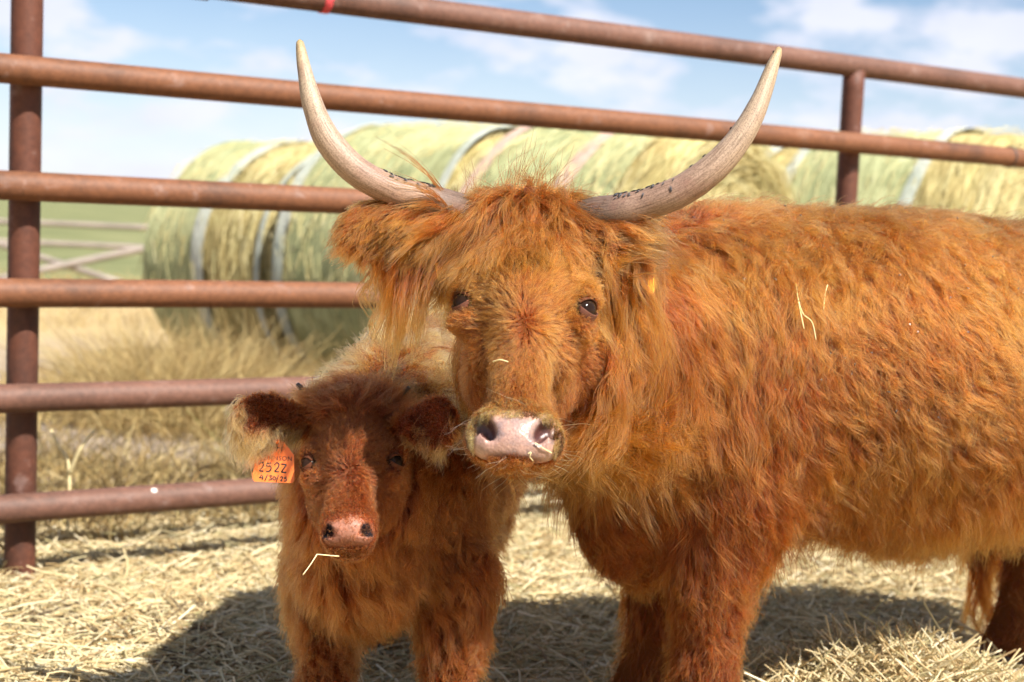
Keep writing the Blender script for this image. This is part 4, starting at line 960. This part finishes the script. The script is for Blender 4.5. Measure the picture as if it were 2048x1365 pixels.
def ccoat_comb(p):
    a, s, z = cab(p); low = sstep(0.62, 0.36, z)[:, None]; fr = sstep(0.08, -0.08, a)[:, None]
    t = G1 * (0.7 - 0.3 * low - 0.4 * fr) + ZD * (0.35 + 0.5 * low + 0.5 * fr) + G2 * (0.35 * np.sign(s))[:, None]
    leg = sstep(0.30, 0.22, z)[:, None]; return t * (1 - leg) + ZD * leg
rng = np.random.RandomState(33)
N = int(120000 * DENS); K = 9
roots = sample(KV, KQ, N, ccoat_dens, rng)
def ccoat_len(p):
    a, s, z = cab(p); L = 0.062 + 0.02 * sstep(0.45, 0.35, z); return np.where(z < 0.24, 0.036, L) * (1 + 0.2 * snoise(p, 8, 4))
pts, tint = grow(f, roots, ccoat_comb, ccoat_len, 0.42, rng, ratio=26, K=K, droop=0.14, wander=0.5, wscale=11, wave=0.009, wfreq=1.0, clump=0.62, cpow=0.8, frizz=0.005, loft=0.016)
strands('body_coat', pts, taper(N, K, 0.0005, 0.0002, rng), M_CALF, calf, tint)
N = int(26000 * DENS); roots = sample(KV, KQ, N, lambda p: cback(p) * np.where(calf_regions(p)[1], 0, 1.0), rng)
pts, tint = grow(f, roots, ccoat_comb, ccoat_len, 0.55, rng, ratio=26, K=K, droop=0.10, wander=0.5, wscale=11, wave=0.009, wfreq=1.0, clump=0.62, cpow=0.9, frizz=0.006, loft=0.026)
strands('sunlit_back_coat', pts, taper(N, K, 0.0005, 0.0002, rng), M_BACK, calf, tint)
def cface_dens(p):
    l, hd, ear = calf_regions(p); d = np.where(hd, 1.0, 0)
    d = d * (1 - 0.95 * sstep(0.246, 0.276, l[:, 1] + 0.08 * np.abs(l[:, 0])) * sstep(-0.050, -0.030, l[:, 2]))
    for e in CEYES: d = d * (np.linalg.norm(p - e, axis=1) > 0.0205 * cl_)
    return d
def cface_comb(p):
    l = HC.loc(p) / cl_; du = l[:, 1] - 0.165; x = l[:, 0]; r = np.hypot(x, du) + 1e-4
    tx = np.where(du < 0, x / (r + 0.02) * 1.1, x / (r + 0.02) * np.exp(-np.maximum(du, 0) / 0.05)); tu = np.clip(du / 0.04, -0.7, 1.0) + 0.5 * sstep(0.02, 0.08, np.abs(x)) + 0.06
    return HC.x * tx[:, None] + HC.u * tu[:, None] + 0.05 * HC.x
def cface_len(p):
    l = HC.loc(p) / cl_; L = 0.018 + 0.018 * sstep(0.06, 0.0, l[:, 1]) - 0.0145 * sstep(0.2, 0.268, l[:, 1])
    for e in CEYES: L = L * (0.35 + 0.65 * sstep(0.018, 0.045, np.linalg.norm(p - e, axis=1)))
    return L
N = int(75000 * DENS); K = 7
roots = sample(KV, KQ, N, cface_dens, rng)
pts, tint = grow(f, roots, cface_comb, cface_len, 0.20, rng, ratio=10, K=K, droop=0.02, follow=0.5, wander=0.30, wscale=26, wave=0.0015, clump=0.30, frizz=0.0018, loft=0.003)
strands('face_hair', pts, taper(N, K, 0.00034, 0.00015, rng), M_CALFD, calf, tint)
# topknot
N = int(7000 * DENS); K = 9
roots = sample(KV, KQ, N, lambda p: ((HC.loc(p)[:, 1] < 0.055 * cl_) & calf_regions(p)[1]).astype(float), rng)
pts, tint = grow(f, roots, lambda p: HC.x * (HC.loc(p)[:, [0]] * 9) - HC.u * 0.25 - HC.w * 0.3, lambda p: 0.045 + 0.016 * snoise(p, 30, 6), 0.60, rng, ratio=22, K=K, droop=0.06, wander=0.5, wscale=25, wave=0.006, clump=0.6, frizz=0.006, loft=0.014)
strands('topknot', pts, taper(N, K, 0.00045, 0.00018, rng), M_CALFD, calf, tint * 0.8)
# ears
def cear_comb(p):
    left = (p[:, 0] < HC.O[0])[:, None]; return np.where(left, unit(cearL[-1] - cearL[0]), unit(cearR[-1] - cearR[0])) * 0.9 + ZD * 0.35
N = int(16000 * DENS); roots = sample(KV, KQ, N, lambda p: calf_regions(p)[2].astype(float), rng)
pts, tint = grow(f, roots, cear_comb, lambda p: 0.012 + 0.003 * snoise(p, 40, 3), 0.30, rng, ratio=12, K=K, droop=0.06, wander=0.3, wscale=28, wave=0.002, clump=0.45, frizz=0.003, loft=0.004)
strands('ear_hair', pts, taper(N, K, 0.00042, 0.00018, rng), M_CALFD, calf, np.where(roots[:, 0] > HC.O[0], 0.03, tint * 0.35))  # ear hair darkened: dark inside, plus the right ear's shade painted in
def cfr_dens(p):
    d = 0
    for e, s in ((cearL, -1), (cearR, 1)):
        c = (e[1] + e[3]) / 2; ea = unit(e[-1] - e[0]); q = p - c; d = d + ((q @ ea > 0.028) | (q @ UPV < -0.018)) * (np.linalg.norm(q, axis=1) < 0.09)
    return d * calf_regions(p)[2] * np.where(p[:, 0] > HC.O[0], 0.25, 1.0)
N = int(3000 * DENS); roots = sample(KV, KQ, N, cfr_dens, rng)
pts, tint = grow(f, roots, lambda p: cear_comb(p) * 0.7 + ZD * 0.6, lambda p: (0.050 + 0.018 * snoise(p, 50, 8)) * np.where(p[:, 0] > HC.O[0], 0.7, 1.0), 0.30, rng, ratio=24, K=K, droop=0.30, wander=0.35, wscale=30, wave=0.007, clump=0.7, frizz=0.005, loft=0.008)
strands('ear_fringe', pts, taper(N, K, 0.00042, 0.00018, rng), M_PALE, calf, tint)
for e, s in zip(CEYES, (-1, 1)):
    ball('eye', e, 0.0165 * cl_, M_EYE, calf, HC.R); eyelids(e, 0.0165 * cl_, HC, s, calf, M_LID, M_LID)
M_BUD = mat_plain('dark_horn_bud', (0.05, 0.04, 0.04), 0.45, vscale=80)
for a, b_ in (((640, 812, 2.52), (594, 768, 2.50)), ((775, 815, 2.52), (818, 775, 2.50))):
    c = spline([P(*a), (P(*a) + P(*b_)) / 2, P(*b_)], 8); V, Fc = tube(c, np.linspace(0.010, 0.0035, 8), 14); mesh('horn_bud', V, Fc, M_BUD, calf)
print('calf done', round(time.time() - T0, 1))
# ------------------------------------------------------------------ calf's ear tag with its writing
TU = unit(P(545, 960, 2.43) - P(550, 880, 2.44)) * -1          # up the tag
TX = unit(RGT - TU * (RGT @ TU)); TN = np.cross(TX, TU)         # TN towards the viewer
TC = P(549, 927, 2.435); PXM = 2.435 / F_PX
def TP(x, y, w=0.0): return TC + TX * (x * PXM) + TU * (-y * PXM) + TN * w       # x, y in photo pixels from the tag's middle
out = [(-41, 34), (-43, 30), (-37, -22), (-14, -46), (14, -46), (38, -18), (42, 32), (38, 38), (-37, 38)]
def mat_tag():
    m, nt, b = new_mat('orange_tag_plastic'); t = nd(nt, 'ShaderNodeTexCoord'); n = noise_node(nt, t.outputs['Object'], 25, 5)
    nt.links.new(ramp_node(nt, [(0.3, (0.62, 0.13, 0.02)), (0.7, (0.74, 0.19, 0.035))], n.outputs['Fac']).outputs[0], b.inputs['Base Color']); b.inputs['Roughness'].default_value = 0.45
    b.inputs['Subsurface Weight'].default_value = 0.2; b.inputs['Subsurface Radius'].default_value = (0.004, 0.001, 0.0005); return m
tagp = tag_plate([TP(*p) for p in out], 0.0018, mat_tag(), 'ear_tag', calf, TN); tagp['label'] = 'orange plastic ear tag with black writing'
M_INK = mat_plain('black_marker', (0.012, 0.011, 0.014), 0.6, vscale=200)
def ink(name, lines, w):
    """marker strokes: polylines in tag pixels, w the stroke width in pixels"""
    V = []; Fc = []
    for ln in lines:
        ln = np.array(ln, float); ln = spline(ln, 14) if len(ln) > 2 else np.array([ln[0] * (1 - t) + ln[1] * t for t in (0, 0.5, 1)])
        v, fc = tube([TP(x, y, 0.0010) for x, y in ln], w * PXM / 2, 8, True); fc = [tuple(i + len(V) for i in q) for q in fc]; V += v; Fc += fc
    V = [TC + TX * ((v - TC) @ TX) + TU * ((v - TC) @ TU) + TN * (0.0009 + 0.25 * max(0.0, (v - TC) @ TN - 0.0010) + 0.0002) for v in map(np.asarray, V)]
    o = mesh(name, V, Fc, M_INK, tagp); return o
# parenting of sub-parts: tag sits under the calf at identity, so world coordinates hold
ink('brand_mark', [[(-5, -38), (-6, -24)], [(4, -38), (3, -24)], [(14, -38), (13, -24)], [(-5, -31), (13, -31)]], 2.0)
def two(x, y, s): return [(x - 4.5 * s, y - 5 * s), (x - 1 * s, y - 9.5 * s), (x + 4 * s, y - 7.5 * s), (x + 3 * s, y - 1 * s), (x - 3.5 * s, y + 7 * s)], [(x - 3.5 * s, y + 7 * s), (x + 5 * s, y + 7.5 * s)]
def five(x, y, s): return [(x + 5 * s, y - 8.5 * s), (x - 3.5 * s, y - 8 * s)], [(x - 3.5 * s, y - 8 * s), (x - 4 * s, y - 2 * s)], [(x - 4 * s, y - 2 * s), (x + 2.5 * s, y - 3 * s), (x + 5 * s, y + 2 * s), (x + 1 * s, y + 7.5 * s), (x - 4.5 * s, y + 7 * s)]
ink('tag_number', [*two(-26, 9, 1.05), *five(-11, 9, 1.05), *two(5, 9, 1.05), [(14, 1), (24, 2)], [(24, 2), (15, 17)], [(15, 17), (25, 18)]], 3.0)
L4 = [(-24, 24), (-28, 30)], [(-28, 30), (-20, 30)], [(-22, 25), (-22, 34)]
ink('tag_date', [*L4, [(-12, 23), (-17, 36)], [(-9, 26), (-4, 25), (-6, 29)], [(-6, 29), (-3, 32), (-9, 34)], [(1, 26), (-1, 30), (2, 34)], [(2, 34), (5, 30), (1, 26)], [(10, 23), (6, 37)], *two(16, 31, 0.5), *five(24, 31, 0.5)], 2.2)
fc = bpy.data.curves.new('tag_name', 'FONT'); fc.body = 'JOHNSON'; fc.size = 12.5 * PXM; fc.align_x = 'CENTER'; fc.extrude = 0.0001; fc.materials.append(M_INK); fc.space_character = 1.12
fo = bpy.data.objects.new('lettering', fc); COL.objects.link(fo)
mw = Matrix(((TX[0], TU[0], TN[0], 0), (TX[1], TU[1], TN[1], 0), (TX[2], TU[2], TN[2], 0), (0, 0, 0, 1))); mw.translation = Vector(TP(4, -6, 0.0012))
bpy.context.view_layer.update(); tm = bpy.data.meshes.new_from_object(fo.evaluated_get(bpy.context.evaluated_depsgraph_get())); tm.transform(mw); bpy.data.objects.remove(fo)
link('tag_name', tm, tagp)
ball('tag_button', TP(2, -44, 0.003), 0.006, mat_tag(), calf, None, (1, 1, 0.8), 16, 10)

# ------------------------------------------------------------------ flies
M_FLY = mat_plain('fly_body', (0.012, 0.011, 0.012), 0.4, vscale=300)
M_WING = mat_plain('fly_wing', (0.10, 0.095, 0.10), 0.3, vscale=300)
def fly_mesh():
    bm = bmesh.new(); bmesh.ops.create_uvsphere(bm, u_segments=8, v_segments=6, radius=1.0)
    for v in bm.verts: v.co = Vector((v.co.x * 0.0011, v.co.y * 0.0026, v.co.z * 0.0010 + 0.001))
    bmesh.ops.create_uvsphere(bm, u_segments=6, v_segments=4, radius=0.0009, matrix=Matrix.Translation((0, 0.0031, 0.0011)))
    w0 = len(bm.faces)
    for s in (-1, 1):
        q = [bm.verts.new(c) for c in ((s * 0.0003, 0.0008, 0.0021), (s * 0.0016, -0.0020, 0.0019), (s * 0.0012, -0.0042, 0.0017), (s * 0.0002, -0.0030, 0.0019))]; bm.faces.new(q)
    me = bpy.data.meshes.new('fly'); bm.to_mesh(me); bm.free(); me.materials.append(M_FLY); me.materials.append(M_WING)
    for i, p in enumerate(me.polygons): p.use_smooth = True; p.material_index = 1 if i >= w0 else 0
    return me
FLYM = fly_mesh(); rsf = np.random.RandomState(3)
def put_fly(p, n, label, group, sc=1.0, heading=None):
    n = unit(n); h = heading if heading is not None else rsf.normal(size=3); y = unit(h - n * (h @ n)); x = np.cross(y, n)
    o = bpy.data.objects.new('fly', FLYM); COL.objects.link(o)
    o.matrix_world = Matrix(((x[0], y[0], n[0], p[0]), (x[1], y[1], n[1], p[1]), (x[2], y[2], n[2], p[2]), (0, 0, 0, 1))) @ Matrix.Scale(sc, 4)
    return tag(o, label, 'fly', group)
for (o_, cc, rr), side, lo, hi, n in ((hornL, 'left', 0.19, 0.40, 64), (hornR, 'right', 0.17, 0.40, 64)):
    lab = 'tiny black fly on the base of the horn over the hanging ear fringe' if side == 'left' else 'tiny black fly on the base of the horn over the yellow ear tag'
    grp = 'flies on the horn over the calf' if side == 'left' else 'flies on the horn over the cow back'
    for _ in range(n):
        s = lo + (hi - lo) * rsf.uniform() ** 1.5; i = int(s * 59); t = unit(cc[i + 1] - cc[i]); up = unit(UPV - t * (UPV @ t)); fw = unit(np.cross(t, up)); fw = fw if fw @ FWD < 0 else -fw
        a = rsf.normal(0.25, 0.42); nrm_ = unit(up * math.cos(a) + fw * math.sin(a)); put_fly(cc[i] + nrm_ * (rr[i] - 0.0002), nrm_, lab, grp, rsf.uniform(0.85, 1.2), (t if side == 'left' else -t) * 0.8 - up + rsf.normal(0, 0.3, 3))
for s in (0.45, 0.5, 0.62, 0.83, 0.93):
    i = int(s * 59); cc, rr = hornR[1], hornR[2]; t = unit(cc[i + 1] - cc[i]); up = unit(-RGT - t * (-RGT @ t)); put_fly(cc[i] + up * (rr[i] - 0.0002), up, 'lone black fly on the inner edge of the horn near its middle or tip', 'single flies up the horn', 1.1)
pts = sample(CV, CQ, 60, lambda p: coat_dens(p) * (body_ab(p)[1] > 0.03) * (body_ab(p)[2] > 0.62) * (body_ab(p)[0] > -0.1) * (body_ab(p)[0] < 0.8), rsf); gr = FC.grad(pts)
for p, g in zip(pts, gr): put_fly(p + g * 0.024, g, 'tiny dark fly sitting in the red hair of the cow back or side', 'flies in the cow coat', rsf.uniform(0.7, 0.95))

# ------------------------------------------------------------------ single straws caught here and there
M_STALK = mat_plain('straw_stalk', (0.66, 0.55, 0.30), 0.5, vscale=60)
def stalk(pts, r, label, n=14):
    c = spline(pts, n); V, Fc = tube(c, np.linspace(r, r * 0.75, n), 8); return tag(mesh('straw_stalk', V, Fc, M_STALK), label, 'straw', 'single straws')
def on_cow(px, py, lift):
    d = 1.9; dirv = P(px, py, 1.0) - CAM
    for _ in range(80):
        q = CAM + dirv * d; v = FC.d(q[None])[0]
        if v < lift: break
        d += max(0.004, (v - lift) * 0.8)
    return CAM + dirv * d
stalk([on_cow(*p, 0.030) for p in ((1592, 568), (1598, 610), (1608, 658))], 0.0013, 'straight pale straw standing on the cow shoulder coat')
stalk([on_cow(*p, 0.031) for p in ((1596, 600), (1606, 628), (1624, 645), (1632, 680))], 0.0012, 'curved pale straw forking off another on the cow side')
stalk([on_cow(*p, 0.030) for p in ((1655, 570), (1650, 590), (1647, 620))], 0.0009, 'short thin straw lying in the cow coat beside the forked straws')
stalk([on_cow(*p, 0.013) for p in ((986, 724), (1000, 720), (1016, 724))], 0.0012, 'short curved straw on the bridge of the cow nose')
stalk([on_cow(*p, 0.004) for p in ((1070, 886), (1085, 896), (1104, 907))], 0.0010, 'pale straw sticking out of the cow nostril')
stalk([on_cow(*p, 0.004) for p in ((1056, 908), (1062, 905), (1060, 914), (1066, 922))], 0.0010, 'looped bit of straw on the cow lower lip')
stalk([P(678, 1113, 2.27), P(655, 1111, 2.25), P(634, 1109, 2.24)], 0.0010, 'straw held level in the calf mouth')
stalk([P(634, 1109, 2.24), P(622, 1128, 2.23), P(606, 1150, 2.22)], 0.0010, 'straw hanging down from the calf lip')
q0 = P(138, 936, 4.22); base_ = np.array([q0[0], q0[1], float(ground_z(np.array([q0[0]]), np.array([q0[1]]))[0])])
stalk([base_, q0, P(118, 895, 4.22), P(102, 860, 4.22)], 0.005, 'thick dry stalk standing behind the fence, leaning towards the post')
stalk([q0 + np.array([0, 0.0, -0.02]), P(160, 900, 4.2), P(188, 862, 4.2)], 0.006, 'thick dry stalk forking off to the calf side behind the fence')

# ------------------------------------------------------------------ hooves
M_HOOF = mat_plain('dark_hoof', (0.05, 0.038, 0.03), 0.5, vscale=40)
def hoof(c, r, parent, fwd):
    z0 = float(ground_z(np.array([c[0]]), np.array([c[1]]))[0]); c = np.array([c[0], c[1], 0.0]); fwd = unit(fwd); sd_ = np.array([-fwd[1], fwd[0], 0]); V = []; Fc = []; seg = 20
    for z, k, sh in ((z0 - 0.005, 1.18, 0.016), (z0 + 0.02, 1.14, 0.012), (z0 + 0.05, 1.05, 0.004), (z0 + 0.075, 0.92, 0.0)):
        for j in range(seg):
            a = 2 * math.pi * j / seg; cl = 1 - 0.16 * math.exp(-(((a if a < math.pi else a - 2 * math.pi)) / 0.22) ** 2)          # cleft at the toe
            V.append(c + fwd * (math.cos(a) * r * k * cl + sh) + sd_ * math.sin(a) * r * k * 0.92 + np.array([0, 0, z]))
    for i in range(3):
        for j in range(seg): Fc.append((i * seg + j, i * seg + (j + 1) % seg, (i + 1) * seg + (j + 1) % seg, (i + 1) * seg + j))
    Fc.append(tuple(range(seg - 1, -1, -1))); Fc.append(tuple(3 * seg + j for j in range(seg))); mesh('hoof', V, Fc, M_HOOF, parent)
for sgn, kx in ((1, -0.055), (-1, -0.02)): hoof(B(-0.02 + kx, 0.145 * sgn, 0), 0.056, cow, -E1)
for sgn, kx in ((1, 0.06), (-1, -0.13)): hoof(B(BL + 0.07 + kx, 0.15 * sgn, 0), 0.053, cow, -E1)
for s, kx in ((1, 0.0), (-1, -0.02)):
    hoof(Bc(-0.03 + kx, 0.118 * s + 0.035, 0), 0.039, calf, -G1); hoof(Bc(CB + 0.06, 0.118 * 0.7 * s - 0.11, 0), 0.037, calf, -G1)
print('script', round(time.time() - T0, 1))
